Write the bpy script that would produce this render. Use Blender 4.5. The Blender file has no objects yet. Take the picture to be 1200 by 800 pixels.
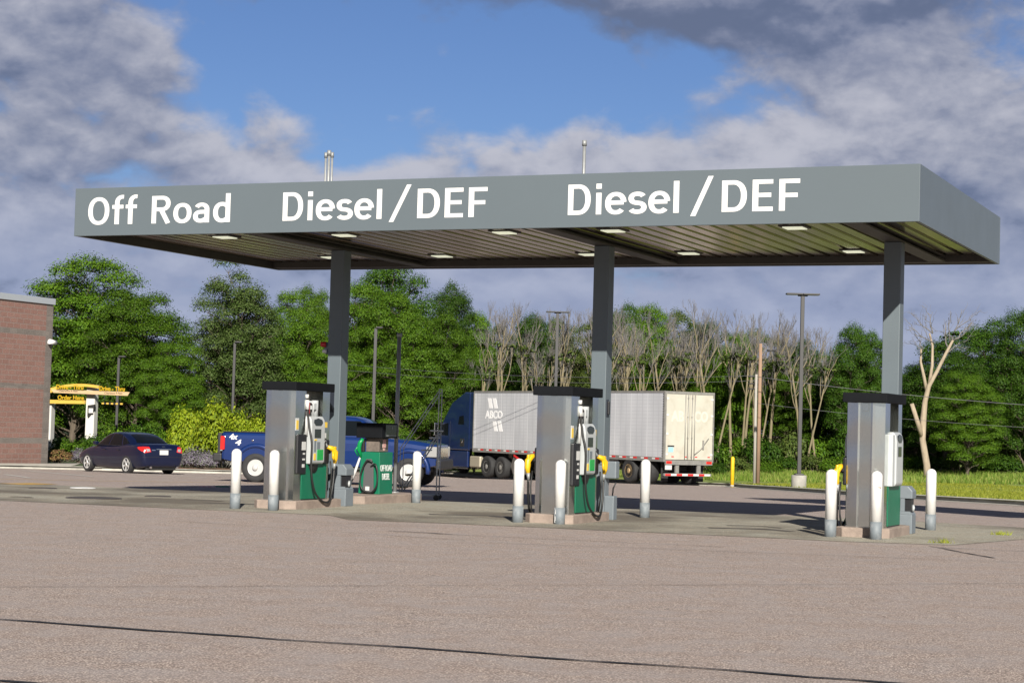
import bpy, bmesh, math, random
import numpy as np
from mathutils import Vector, Matrix
random.seed(7)
SC = bpy.context.scene
COL = SC.collection
PI = math.pi

# ------------------------------------------------------------------ terrain and survey
FOC, EYE = 2223.0, 1.6                       # focal length in photo pixels, eye height
PITCH, ROLL = math.radians(2.523), math.radians(1.604)
_R0, _U0 = Vector((1, 0, 0)), Vector((0, -math.sin(PITCH), math.cos(PITCH)))
CF = Vector((0, math.cos(PITCH), math.sin(PITCH)))
CR = _R0 * math.cos(ROLL) + _U0 * math.sin(ROLL)
CU = _U0 * math.cos(ROLL) - _R0 * math.sin(ROLL)


def gz(y):
    """height of the lot: level under the canopy, falling away behind it"""
    d = min(max(y - 36.0, 0.0), 60.0)
    return -(0.01 * d + 0.00015 * d * d)


def at_y(px, py, y):
    """survey point seen in the photo at (px,py) and known to stand y metres away"""
    d = CF + CR * ((px - 600) / FOC) - CU * ((py - 400) / FOC)
    return Vector((0, 0, EYE)) + d * (y / d.y)


UX, UY, VX, VY = 0.9157, -0.4023, 0.4023, 0.9157
UVROT = math.atan2(UY, UX)


def S(u, v, z=0.0):
    """station grid: u along the canopy, v across it"""
    return Vector((u * UX + v * VX, u * UY + v * VY, z))


# ------------------------------------------------------------------ materials
MATS = {}


def mat(name, col, rough=0.5, metal=0.0, var=0.0, scale=6.0, bump=0.0, bscale=40.0, col2=None, spec=0.5, emit=0.0, coat=0.0,
        rvar=0.0, detail=4.0, coords='Object', stretch=None, alpha=None, dirt=None, dscale=2.0, damt=0.5, bdet=3.0, ior=None):
    if name in MATS:
        return MATS[name]
    m = bpy.data.materials.new(name)
    m.use_nodes = True
    nt = m.node_tree
    b = nt.nodes['Principled BSDF']
    b.inputs['Base Color'].default_value = (*col, 1)
    b.inputs['Roughness'].default_value = rough
    b.inputs['Metallic'].default_value = metal
    b.inputs['Specular IOR Level'].default_value = spec
    b.inputs['Coat Weight'].default_value = coat
    b.inputs['Coat Roughness'].default_value = 0.05
    if ior:
        b.inputs['IOR'].default_value = ior
    if emit:
        b.inputs['Emission Color'].default_value = (*col, 1)
        b.inputs['Emission Strength'].default_value = emit
    L = nt.links.new
    src = None

    def coord():
        nonlocal src
        if src is None:
            tc = nt.nodes.new('ShaderNodeTexCoord')
            src = tc.outputs[coords]
            if stretch:
                mp = nt.nodes.new('ShaderNodeMapping')
                mp.inputs['Scale'].default_value = stretch
                L(src, mp.inputs['Vector'])
                src = mp.outputs['Vector']
        return src
    if var or rvar or col2:
        n = nt.nodes.new('ShaderNodeTexNoise')
        n.inputs['Scale'].default_value = scale
        n.inputs['Detail'].default_value = detail
        n.inputs['Roughness'].default_value = 0.6
        L(coord(), n.inputs['Vector'])
        r = nt.nodes.new('ShaderNodeMapRange')
        r.inputs['From Min'].default_value = 0.32
        r.inputs['From Max'].default_value = 0.68
        L(n.outputs['Fac'], r.inputs['Value'])
        mx = nt.nodes.new('ShaderNodeMix')
        mx.data_type = 'RGBA'
        c2 = col2 if col2 else tuple(c * (1 - var) for c in col)
        mx.inputs['A'].default_value = (*col, 1)
        mx.inputs['B'].default_value = (*c2, 1)
        L(r.outputs['Result'], mx.inputs['Factor'])
        out = mx.outputs['Result']
        if dirt:
            n2 = nt.nodes.new('ShaderNodeTexNoise')
            n2.inputs['Scale'].default_value = dscale
            n2.inputs['Detail'].default_value = 6
            L(coord(), n2.inputs['Vector'])
            r3 = nt.nodes.new('ShaderNodeMapRange')
            r3.inputs['From Min'].default_value = 0.5
            r3.inputs['From Max'].default_value = 0.75
            r3.inputs['To Max'].default_value = damt
            L(n2.outputs['Fac'], r3.inputs['Value'])
            m2 = nt.nodes.new('ShaderNodeMix')
            m2.data_type = 'RGBA'
            m2.inputs['B'].default_value = (*dirt, 1)
            L(out, m2.inputs['A'])
            L(r3.outputs['Result'], m2.inputs['Factor'])
            out = m2.outputs['Result']
        L(out, b.inputs['Base Color'])
        if rvar:
            r2 = nt.nodes.new('ShaderNodeMapRange')
            r2.inputs['To Min'].default_value = max(0.02, rough - rvar)
            r2.inputs['To Max'].default_value = min(1, rough + rvar)
            L(n.outputs['Fac'], r2.inputs['Value'])
            L(r2.outputs['Result'], b.inputs['Roughness'])
    if bump:
        nb = nt.nodes.new('ShaderNodeTexNoise')
        nb.inputs['Scale'].default_value = bscale
        nb.inputs['Detail'].default_value = bdet
        L(coord(), nb.inputs['Vector'])
        bp = nt.nodes.new('ShaderNodeBump')
        bp.inputs['Strength'].default_value = bump
        bp.inputs['Distance'].default_value = 0.02
        L(nb.outputs['Fac'], bp.inputs['Height'])
        L(bp.outputs['Normal'], b.inputs['Normal'])
    MATS[name] = m
    return m


# ------------------------------------------------------------------ mesh building
class MB:
    """collects shapes and links them as ONE mesh object"""

    def __init__(self):
        self.bm = bmesh.new()
        self.mi = 0

    def _tag(self, faces):
        for f in faces:
            f.material_index = self.mi
        return faces

    def box(self, x0, x1, y0, y1, z0, z1, bevel=0.0, M=None, segs=2):
        r = bmesh.ops.create_cube(self.bm, size=1.0)
        vs = r['verts']
        for v in vs:
            v.co = Vector(((x0 + x1) / 2 + v.co.x * (x1 - x0), (y0 + y1) / 2 + v.co.y * (y1 - y0), (z0 + z1) / 2 + v.co.z * (z1 - z0)))
        fs = list({f for v in vs for f in v.link_faces})
        self._tag(fs)
        if bevel:
            es = list({e for v in vs for e in v.link_edges})
            rr = bmesh.ops.bevel(self.bm, geom=es, offset=bevel, segments=segs, affect='EDGES', profile=0.5)
            self._tag(rr['faces'])
            vs = list({v for f in rr['faces'] for v in f.verts} | {v for v in vs if v.is_valid})
        if M is not None:
            bmesh.ops.transform(self.bm, matrix=M, verts=[v for v in vs if v.is_valid])
        return self

    def prism(self, pts, axis, a, b, bevel=0.0, M=None):
        """polygon of 2-D points extruded along an axis ('x': (y,z), 'y': (x,z), 'z': (x,y))"""
        def P(p, t):
            return {'x': (t, p[0], p[1]), 'y': (p[0], t, p[1]), 'z': (p[0], p[1], t)}[axis]
        va = [self.bm.verts.new(P(p, a)) for p in pts]
        vb = [self.bm.verts.new(P(p, b)) for p in pts]
        n = len(pts)
        fs = [self.bm.faces.new(va), self.bm.faces.new(vb[::-1])]
        for i in range(n):
            fs.append(self.bm.faces.new([va[i], vb[i], vb[(i + 1) % n], va[(i + 1) % n]][::-1]))
        bmesh.ops.recalc_face_normals(self.bm, faces=fs)
        self._tag(fs)
        vs = va + vb
        if bevel:
            es = list({e for v in vs for e in v.link_edges})
            rr = bmesh.ops.bevel(self.bm, geom=es, offset=bevel, segments=2, affect='EDGES', profile=0.5)
            self._tag(rr['faces'])
            vs = list({v for f in rr['faces'] for v in f.verts} | {v for v in vs if v.is_valid})
        if M is not None:
            bmesh.ops.transform(self.bm, matrix=M, verts=[v for v in vs if v.is_valid])
        return self

    def tube(self, pts, r, n=8, cap=True):
        """round tube through points; r a number or one per point"""
        pts = [Vector(p) for p in pts]
        k = len(pts)
        rs = [r] * k if not hasattr(r, '__len__') else r
        rings = []
        ref = None
        for i, p in enumerate(pts):
            t = (pts[min(i + 1, k - 1)] - pts[max(i - 1, 0)]).normalized()
            if ref is None:
                ref = t.orthogonal().normalized()
            ref = (ref - t * ref.dot(t))
            ref = ref.normalized() if ref.length > 1e-6 else t.orthogonal().normalized()
            o = t.cross(ref)
            rings.append([self.bm.verts.new(p + (ref * math.cos(2 * PI * j / n) + o * math.sin(2 * PI * j / n)) * rs[i]) for j in range(n)])
        fs = []
        for a, b in zip(rings, rings[1:]):
            for j in range(n):
                f = self.bm.faces.new([a[j], a[(j + 1) % n], b[(j + 1) % n], b[j]])
                f.smooth = True
                fs.append(f)
        if cap:
            fs.append(self.bm.faces.new(rings[0][::-1]))
            fs.append(self.bm.faces.new(rings[-1]))
        self._tag(fs)
        return self

    def cyl(self, c0, c1, r0, r1=None, n=24):
        return self.tube([c0, c1], [r0, r0 if r1 is None else r1], n)

    def lathe(self, prof, n=24, M=None):
        """(r,z) profile turned about z"""
        rings, vs = [], []
        for r, z in prof:
            if r < 1e-5:
                ring = [self.bm.verts.new((0, 0, z))]
            else:
                ring = [self.bm.verts.new((r * math.cos(2 * PI * j / n), r * math.sin(2 * PI * j / n), z)) for j in range(n)]
            rings.append(ring)
            vs += ring
        fs = []
        for a, b in zip(rings, rings[1:]):
            for j in range(n):
                q = [a[j % len(a)], a[(j + 1) % len(a)], b[(j + 1) % len(b)], b[j % len(b)]]
                q = list(dict.fromkeys(q))
                if len(q) > 2:
                    f = self.bm.faces.new(q)
                    f.smooth = True
                    fs.append(f)
        for ring, fl in ((rings[0], 1), (rings[-1], 0)):
            if len(ring) > 2:
                fs.append(self.bm.faces.new(ring[::-1] if fl else ring))
        self._tag(fs)
        if M is not None:
            bmesh.ops.transform(self.bm, matrix=M, verts=vs)
        return self

    def poly(self, pts):
        f = self.bm.faces.new([self.bm.verts.new(p) for p in pts])
        self._tag([f])
        return self

    def loft(self, secs, cap=True, smooth=True):
        """closed sections (equal count of points) joined along their order"""
        rings = [[self.bm.verts.new(p) for p in s] for s in secs]
        n = len(rings[0])
        fs = []
        for a, b in zip(rings, rings[1:]):
            for j in range(n):
                f = self.bm.faces.new([a[j], a[(j + 1) % n], b[(j + 1) % n], b[j]])
                f.smooth = smooth
                fs.append(f)
        if cap:
            fs.append(self.bm.faces.new(rings[0][::-1]))
            fs.append(self.bm.faces.new(rings[-1]))
        bmesh.ops.recalc_face_normals(self.bm, faces=fs)
        self._tag(fs)
        return self

    def mesh(self, name, mats):
        me = bpy.data.meshes.new(name)
        self.bm.to_mesh(me)
        self.bm.free()
        for m in (mats if isinstance(mats, (list, tuple)) else [mats]):
            me.materials.append(m)
        return me

    def build(self, name, mats, parent=None, loc=None, rotz=None):
        return link(name, self.mesh(name, mats), parent, loc, rotz)


def link(name, me, parent=None, loc=None, rotz=None):
    o = bpy.data.objects.new(name, me)
    COL.objects.link(o)
    if parent is not None:
        o.parent = parent
    if loc is not None:
        o.location = loc
    if rotz is not None:
        o.rotation_euler = (0, 0, rotz)
    return o


def tag(o, label=None, cat=None, group=None, kind=None):
    for k, v in (('label', label), ('category', cat), ('group', group), ('kind', kind)):
        if v:
            o[k] = v
    return o


def thing(name, label, cat, loc=(0, 0, 0), rotz=0.0, group=None):
    o = bpy.data.objects.new(name, None)
    o.empty_display_size = 0.2
    COL.objects.link(o)
    o.location = loc
    o.rotation_euler = (0, 0, rotz)
    return tag(o, label, cat, group)


def copy_thing(src, loc, rotz, label=None, group=None, scale=None):
    def rec(o, par):
        c = o.copy()
        COL.objects.link(c)
        if par is not None:
            c.parent = par
        for ch in o.children:
            rec(ch, c)
        return c
    r = rec(src, None)
    r.location = loc
    r.rotation_euler = (0, 0, rotz)
    if scale:
        r.scale = scale
    tag(r, label, None, group)
    return r


def lettering(name, body, m, parent, org, xdir, updir, x0, x1, base, cap, bold=0.0, depth=0.004, ref='H', shear=0.0, narrow=None):
    """letters as a mesh: baseline at height `base`, capital height `cap`, spanning x0..x1 in the plane org + x*xdir + z*updir"""
    def text_mesh(s):
        cu = bpy.data.curves.new('letters', 'FONT')
        cu.body = s
        cu.size = 1.0
        cu.offset = bold
        cu.shear = shear
        cu.extrude = 0.01
        cu.resolution_u = 4
        ob = bpy.data.objects.new('letters', cu)
        COL.objects.link(ob)
        dg = bpy.context.evaluated_depsgraph_get()
        me = bpy.data.meshes.new_from_object(ob.evaluated_get(dg))
        bpy.data.objects.remove(ob)
        bpy.data.curves.remove(cu)
        return me
    mr = text_mesh(ref)
    zs = [v.co.y for v in mr.vertices]
    z0, h = min(zs), max(zs) - min(zs)
    bpy.data.meshes.remove(mr)
    me = text_mesh(body)
    xs = [v.co.x for v in me.vertices]
    a, w = min(xs), max(xs) - min(xs)
    org, xdir, updir = Vector(org), Vector(xdir), Vector(updir)
    nrm = xdir.cross(updir)
    for v in me.vertices:
        X = x0 + (v.co.x - a) / w * (x1 - x0)
        Z = base + (v.co.y - z0) / h * cap
        D = depth * (1 if v.co.z > 0 else -0.5)
        v.co = org + xdir * X + updir * Z + nrm * D
    me.materials.clear()
    me.materials.append(m)
    me.name = name
    return link(name, me, parent)


def modified(o, mods):
    """apply modifiers set by the callback through the depsgraph"""
    mods(o)
    dg = bpy.context.evaluated_depsgraph_get()
    me = bpy.data.meshes.new_from_object(o.evaluated_get(dg))
    o.modifiers.clear()
    old = o.data
    o.data = me
    if old.users == 0:
        bpy.data.meshes.remove(old)
    return o
# ------------------------------------------------------------------ camera, sun, sky
cam = bpy.data.cameras.new('camera')
cam.sensor_fit = 'HORIZONTAL'
cam.sensor_width = 36.0
cam.lens = 36.0 * FOC / 1200.0
cam.clip_end = 6000
co = bpy.data.objects.new('camera', cam)
COL.objects.link(co)
Mx = Matrix((CR, CU, -CF)).transposed().to_4x4()
Mx.translation = (0, 0, EYE)
co.matrix_world = Mx
SC.camera = co

SUNV = Vector((0.17, -1.87, 1.0)).normalized()
ELEV = math.asin(SUNV.z)
AZ = math.atan2(SUNV.x, SUNV.y)
sl = bpy.data.lights.new('sun', 'SUN')
sl.energy = 5.0
sl.angle = math.radians(0.53)
sl.color = (1.0, 0.94, 0.84)
so = bpy.data.objects.new('sun', sl)
COL.objects.link(so)
so.rotation_euler = SUNV.to_track_quat('Z', 'Y').to_euler()

SC.view_settings.view_transform = 'Standard'
SC.view_settings.look = 'None'
SC.view_settings.exposure = 0.76
SC.view_settings.gamma = 1.0

w = bpy.data.worlds.new('World')
SC.world = w
w.use_nodes = True
nt = w.node_tree
L = nt.links.new
bg = nt.nodes['Background']
bg.inputs['Strength'].default_value = 0.07
sky = nt.nodes.new('ShaderNodeTexSky')
sky.sky_type = 'NISHITA'
sky.sun_disc = False
sky.sun_elevation = ELEV
sky.sun_rotation = AZ
sky.altitude = 300
sky.air_density = 1.0
sky.dust_density = 0.3
sky.ozone_density = 3.0


def mathn(op, a, b=None, c=None, clamp=False):
    n = nt.nodes.new('ShaderNodeMath')
    n.operation = op
    n.use_clamp = clamp
    for i, x in enumerate((a, b, c)):
        if x is None:
            continue
        if isinstance(x, (int, float)):
            n.inputs[i].default_value = x
        else:
            L(x, n.inputs[i])
    return n.outputs[0]


tc = nt.nodes.new('ShaderNodeTexCoord')
sx = nt.nodes.new('ShaderNodeSeparateXYZ')
L(tc.outputs['Generated'], sx.inputs[0])
az = mathn('MULTIPLY', mathn('ARCTAN2', sx.outputs['X'], sx.outputs['Y']), 57.3)
el = mathn('MULTIPLY', mathn('ARCSINE', sx.outputs['Z']), 57.3)


def blob(a0, e0, ra, re, amt, p=1.0):
    """a smooth bank of cloud (amt > 0) or a clear gap (amt < 0) in that part of the sky, degrees"""
    d = mathn('ADD', mathn('POWER', mathn('ABSOLUTE', mathn('DIVIDE', mathn('SUBTRACT', az, a0), ra)), 2.0),
              mathn('POWER', mathn('ABSOLUTE', mathn('DIVIDE', mathn('SUBTRACT', el, e0), re)), 2.0))
    return mathn('MULTIPLY', mathn('EXPONENT', mathn('MULTIPLY', d, -1.0)), amt)


def skynoise(scale, det, rough, off, sq=1.9, dist=0.0):
    cb = nt.nodes.new('ShaderNodeCombineXYZ')
    L(mathn('ADD', az, off), cb.inputs[0])
    L(mathn('MULTIPLY', el, sq), cb.inputs[1])
    cb.inputs[2].default_value = off * 0.37
    n = nt.nodes.new('ShaderNodeTexNoise')
    n.inputs['Scale'].default_value = scale
    n.inputs['Detail'].default_value = det
    n.inputs['Roughness'].default_value = rough
    n.inputs['Distortion'].default_value = dist
    L(cb.outputs[0], n.inputs['Vector'])
    return n.outputs['Fac']


def ramp(x, a, b, c=0.0, d=1.0, smooth=True):
    r = nt.nodes.new('ShaderNodeMapRange')
    r.interpolation_type = 'SMOOTHSTEP' if smooth else 'LINEAR'
    for k, vv in zip(('From Min', 'From Max', 'To Min', 'To Max'), (a, b, c, d)):
        r.inputs[k].default_value = vv
    L(x, r.inputs['Value'])
    return r.outputs['Result']


def mixc(f, a, b):
    m = nt.nodes.new('ShaderNodeMix')
    m.data_type = 'RGBA'
    for k, x in (('Factor', f), ('A', a), ('B', b)):
        if isinstance(x, (int, float)):
            m.inputs[k].default_value = x
        elif isinstance(x, tuple):
            m.inputs[k].default_value = (*x, 1)
        else:
            L(x, m.inputs[k])
    return m.outputs['Result']


def sum_blobs(lst):
    out = None
    for q in lst:
        v = blob(*q)
        out = v if out is None else mathn('ADD', out, v)
    return out


def field(de, base):
    """cloud thickness, sampled de degrees higher (the difference lights the heads)"""
    global el
    keep = el
    el = mathn('ADD', el, de)
    n1 = skynoise(0.24, 8, 0.50, 29.0, 1.7, 0.25)
    n2 = skynoise(0.62, 8, 0.54, 5.0, 1.5, 0.3)
    f = mathn('ADD', mathn('MULTIPLY', mathn('SUBTRACT', n1, 0.5), 2.0), mathn('MULTIPLY', mathn('SUBTRACT', n2, 0.5), 0.95))
    f = mathn('ADD', f, sum_blobs(((-3.4, 10.9, 5.0, 2.0, -0.85), (1.6, 10.2, 4.6, 1.4, -0.66), (-8.3, 11.6, 2.2, 1.1, -0.35), (4.6, 8.0, 1.6, 0.7, -0.35),
                                   (-13.5, 10.3, 3.2, 2.6, 0.34), (10.0, 10.5, 6.0, 3.0, 0.40), (6.5, 12.9, 5.5, 0.9, 0.60), (-9.0, 13.4, 3.0, 0.5, 0.5), (-1.8, 11.2, 1.7, 0.55, 0.36),
                                   (3.6, 7.5, 7.5, 1.2, 0.62), (-8.0, 7.9, 2.2, 1.0, 0.30), (-5.5, 7.9, 2.0, 0.8, -0.30), (-12.5, 7.0, 2.6, 0.7, -0.30), (0.0, -0.5, 120.0, 5.2, 1.1))))
    el = keep
    return f


f0 = mathn('ADD', field(0.0, 0), 0.10)
f1 = mathn('ADD', field(0.55, 0), 0.10)
fac = ramp(f0, -0.22, 0.30)
grad = mathn('SUBTRACT', f0, f1)
lit = mathn('ADD', mathn('MULTIPLY', grad, 1.5), mathn('MULTIPLY', mathn('SUBTRACT', skynoise(0.45, 6, 0.55, 63.0, 1.8), 0.5), 1.0))
lit = mathn('ADD', lit, sum_blobs(((3.0, 7.9, 8.0, 0.9, 0.34), (10.0, 9.2, 3.5, 1.2, 0.42), (-13.5, 10.4, 3.2, 2.2, -0.16), (-7.6, 8.2, 3.0, 0.9, 0.16), (5.5, 12.8, 8.5, 1.2, -0.75), (-7.0, 13.2, 5.0, 0.7, -0.6), (13.0, 6.6, 4.0, 1.6, -0.25))))
lit = mathn('MULTIPLY', lit, ramp(el, 2.0, 8.0, 0.7, 1.0))
litf = ramp(lit, -0.70, 1.0)
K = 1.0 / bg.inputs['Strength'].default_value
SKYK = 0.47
low = ramp(el, 3.0, 8.5)
dark = ramp(mathn('ADD', lit, mathn('MULTIPLY', f0, -0.10)), -0.95, -0.25)
body = mixc(low, (0.345, 0.405, 0.61), (0.225, 0.265, 0.40))
shadec = mixc(dark, (0.165, 0.205, 0.325), body)
cloud = mixc(litf, shadec, mixc(low, (0.52, 0.57, 0.76), (0.66, 0.665, 0.75)))
# unseen sky overhead is dimmed to lower the ambient light
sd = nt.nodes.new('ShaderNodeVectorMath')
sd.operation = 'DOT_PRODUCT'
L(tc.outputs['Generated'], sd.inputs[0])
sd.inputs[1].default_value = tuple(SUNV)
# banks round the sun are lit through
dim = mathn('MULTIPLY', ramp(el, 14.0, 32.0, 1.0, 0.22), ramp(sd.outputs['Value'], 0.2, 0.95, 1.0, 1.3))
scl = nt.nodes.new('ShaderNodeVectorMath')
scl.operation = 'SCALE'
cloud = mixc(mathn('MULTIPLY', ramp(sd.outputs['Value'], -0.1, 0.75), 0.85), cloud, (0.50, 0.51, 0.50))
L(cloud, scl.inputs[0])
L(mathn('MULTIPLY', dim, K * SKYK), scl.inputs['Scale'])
tint = nt.nodes.new('ShaderNodeMix')
tint.data_type = 'RGBA'
tint.blend_type = 'MULTIPLY'
tint.inputs['Factor'].default_value = 1.0
tint.inputs['B'].default_value = (0.43, 0.49, 0.66, 1)
L(sky.outputs[0], tint.inputs['A'])
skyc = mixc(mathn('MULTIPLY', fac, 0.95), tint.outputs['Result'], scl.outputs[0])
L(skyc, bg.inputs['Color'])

# ------------------------------------------------------------------ ground materials
def ground_mat(name, ca, cb, cc, speck=62.0, stain=(0.10, 0.09, 0.085), bump=0.5, st_lo=0.56, st_amt=0.35):
    m = bpy.data.materials.new(name)
    m.use_nodes = True
    n = m.node_tree
    K = n.links.new
    b = n.nodes['Principled BSDF']
    tc = n.nodes.new('ShaderNodeTexCoord')
    V = tc.outputs['Object']

    def noise(s, d=3, r=0.6, vec=V):
        x = n.nodes.new('ShaderNodeTexNoise')
        x.inputs['Scale'].default_value = s
        x.inputs['Detail'].default_value = d
        x.inputs['Roughness'].default_value = r
        K(vec, x.inputs['Vector'])
        return x.outputs['Fac']

    def rng(x, a, b_, c=0, d=1):
        r = n.nodes.new('ShaderNodeMapRange')
        for k, v in zip(('From Min', 'From Max', 'To Min', 'To Max'), (a, b_, c, d)):
            r.inputs[k].default_value = v
        K(x, r.inputs['Value'])
        return r.outputs['Result']

    def mix(f, a, b_):
        q = n.nodes.new('ShaderNodeMix')
        q.data_type = 'RGBA'
        for k, v in (('Factor', f), ('A', a), ('B', b_)):
            if isinstance(v, tuple):
                q.inputs[k].default_value = (*v, 1)
            else:
                K(v, q.inputs[k])
        return q.outputs['Result']
    vo = n.nodes.new('ShaderNodeTexVoronoi')
    vo.inputs['Scale'].default_value = speck
    K(V, vo.inputs['Vector'])
    sp = n.nodes.new('ShaderNodeSeparateColor')
    K(vo.outputs['Color'], sp.inputs[0])
    stones = mix(rng(sp.outputs[0], 0.2, 0.9), ca, cb)
    stones = mix(rng(sp.outputs[1], 0.72, 0.78), stones, cc)
    dark = mix(rng(vo.outputs['Distance'], 0.30, 0.62), stones, tuple(c * 0.42 for c in ca))
    big = mix(rng(noise(0.55, 5), 0.35, 0.7, 0, 0.38), dark, tuple(c * 0.72 for c in ca))
    mp = n.nodes.new('ShaderNodeMapping')
    mp.inputs['Rotation'].default_value = (0, 0, -UVROT)
    mp.inputs['Scale'].default_value = (0.10, 2.2, 1)
    K(V, mp.inputs['Vector'])
    lane = mix(rng(noise(1.0, 4, 0.6, mp.outputs[0]), 0.45, 0.72, 0, 0.42), big, tuple(c * 0.60 for c in ca))
    cool = mix(rng(noise(1.9, 6, 0.7), 0.42, 0.62, 0, 0.42), lane, (ca[0] * 0.74, ca[1] * 0.86, ca[2] * 0.98))
    fine = mix(rng(noise(7.0, 4, 0.7), 0.56, 0.72, 0, 0.35), cool, tuple(c * 0.7 for c in cb))
    fin = mix(rng(noise(0.23, 6, 0.65), st_lo, st_lo + 0.16, 0, st_amt), fine, stain)
    K(fin, b.inputs['Base Color'])
    b.inputs['Roughness'].default_value = 0.88
    b.inputs['Specular IOR Level'].default_value = 0.3
    bp = n.nodes.new('ShaderNodeBump')
    bp.inputs['Strength'].default_value = bump
    bp.inputs['Distance'].default_value = 0.012
    K(rng(vo.outputs['Distance'], 0.0, 0.6, 1, 0), bp.inputs['Height'])
    K(bp.outputs['Normal'], b.inputs['Normal'])
    return m


M_ASPH = ground_mat('asphalt', (0.42, 0.334, 0.292), (0.545, 0.445, 0.390), (0.70, 0.59, 0.505), st_lo=0.58, st_amt=0.25, stain=(0.15, 0.125, 0.115))
M_PAD = ground_mat('pad_concrete', (0.41, 0.37, 0.29), (0.45, 0.405, 0.325), (0.50, 0.455, 0.375), speck=45, stain=(0.07, 0.055, 0.042), bump=0.15, st_lo=0.43, st_amt=0.72)
M_KERB = mat('kerb_concrete', (0.44, 0.42, 0.37), 0.9, var=0.35, scale=3.0, bump=0.3, bscale=30)
M_MULCH = mat('mulch', (0.20, 0.11, 0.06), 0.95, var=0.5, scale=9.0, bump=0.8, bscale=20)
M_LAWN = mat('lawn', (0.135, 0.195, 0.028), 0.95, var=0.45, scale=0.5, col2=(0.20, 0.235, 0.05), bump=1.0, bscale=12, detail=8)
M_SOIL = mat('bed_soil', (0.045, 0.075, 0.018), 0.95, var=0.5, scale=0.8, bump=1.0, bscale=8, detail=8)


def sheet(name, poly, zf, mats, step=2.0, kind='structure', parent=None):
    bm = bmesh.new()
    bm.faces.new([bm.verts.new((p[0], p[1], 0)) for p in poly])
    bmesh.ops.recalc_face_normals(bm, faces=bm.faces)
    if bm.faces[:][0].normal.z < 0:
        bmesh.ops.reverse_faces(bm, faces=bm.faces[:])
    xs, ys = [p[0] for p in poly], [p[1] for p in poly]

    def cut(co, no):
        bmesh.ops.bisect_plane(bm, geom=bm.verts[:] + bm.edges[:] + bm.faces[:], plane_co=co, plane_no=no)
    y = math.ceil(min(ys) / step) * step
    while y < max(ys):
        if 30 <= y <= 130:
            cut((0, y, 0), (0, 1, 0))
        y += step
    if zf.__code__.co_argcount == 2:
        x = math.ceil(min(xs) / (2 * step)) * 2 * step
        while x < max(xs):
            if -60 <= x <= 60:
                cut((x, 0, 0), (1, 0, 0))
            x += 2 * step
    bmesh.ops.triangulate(bm, faces=[f for f in bm.faces if len(f.verts) > 4])
    for v in bm.verts:
        v.co.z = zf(v.co.x, v.co.y) if zf.__code__.co_argcount == 2 else zf(v.co.y)
    me = bpy.data.meshes.new(name)
    bm.to_mesh(me)
    bm.free()
    me.materials.append(mats)
    o = link(name, me, parent)
    if kind:
        o['kind'] = kind
    return o


sheet('asphalt_lot', [(-1500, -300), (1500, -300), (1500, 3000), (-1500, 3000)], lambda y: gz(y), M_ASPH)


# concrete pad under the canopy
def spoly(pts):
    return [tuple(S(*p))[:2] for p in pts]


pad = [(-36, 26.2), (-19.5, 27.7), (-15.6, 28.1), (-14.7, 27.1), (-13.2, 27.5), (-8.5, 28.0), (-6.9, 28.1), (-5.3, 28.6), (-4.4, 32.6), (-5.2, 35.4), (-7.5, 36.0), (-19, 36.3), (-36, 36.3)]
sheet('concrete_pad', spoly(pad), lambda y: gz(y) + 0.005, M_PAD)

# kerbs -------------------------------------------------------------
RK = [(17.5, 36), (14.0, 52), (12.5, 56), (10.9, 61.5), (9.3, 76), (9.8, 82.8), (5.0, 90.6), (-1.0, 100.4), (-7.0, 110.4), (-16, 126)]
LK = [(-36, 57), (-24.0, 64.6), (-18.0, 70.6), (-15.5, 72.6), (-11.0, 73.2), (-8.6, 74.8), (-8.0, 78), (-10.5, 92), (-22, 116)]


def near_on(poly, x, y):
    best = (1e9, None)
    for (ax, ay), (bx, by) in zip(poly, poly[1:]):
        dx, dy = bx - ax, by - ay
        t = max(0, min(1, ((x - ax) * dx + (y - ay) * dy) / (dx * dx + dy * dy)))
        qx, qy = ax + dx * t, ay + dy * t
        d = math.hypot(x - qx, y - qy)
        if d < best[0]:
            best = (d, qy)
    return best


def zlawn(x, y):
    d, qy = near_on(RK, x, y)
    t = min(1, d / 22.0)
    t = t * t * (3 - 2 * t)
    return (gz(qy) + 0.12) * (1 - t) + (-0.32) * t + 0.05 * math.sin(x * 0.7 + y * 0.31) * t


def zbed(x, y):
    d, qy = near_on(LK, x, y)
    t = min(1, d / 25.0)
    return (gz(qy) + 0.12) * (1 - t) + (-0.45) * t


def kerb(name, poly, side, wd=0.26):
    """real step: a sweep standing on the lot"""
    pts = []
    for (ax, ay), (bx, by) in zip(poly, poly[1:]):
        k = max(1, int(math.hypot(bx - ax, by - ay) / 2))
        for i in range(k):
            pts.append((ax + (bx - ax) * i / k, ay + (by - ay) * i / k))
    pts.append(poly[-1])
    secs = []
    for i, (x, y) in enumerate(pts):
        a, b = pts[max(0, i - 1)], pts[min(len(pts) - 1, i + 1)]
        t = Vector((b[0] - a[0], b[1] - a[1], 0)).normalized()
        n = Vector((t.y, -t.x, 0)) * side
        p = Vector((x, y, 0))
        z = gz(y)
        q = p + n * wd
        secs.append([(p.x, p.y, z - 0.1), (p.x + n.x * 0.10, p.y + n.y * 0.10, z + 0.11), (p.x + n.x * 0.14, p.y + n.y * 0.14, z + 0.14), (q.x, q.y, z + 0.14), (q.x, q.y, z - 0.1)])
    mb = MB()
    mb.loft(secs, smooth=False)
    o = mb.build(name, M_KERB)
    o['kind'] = 'structure'


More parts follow.
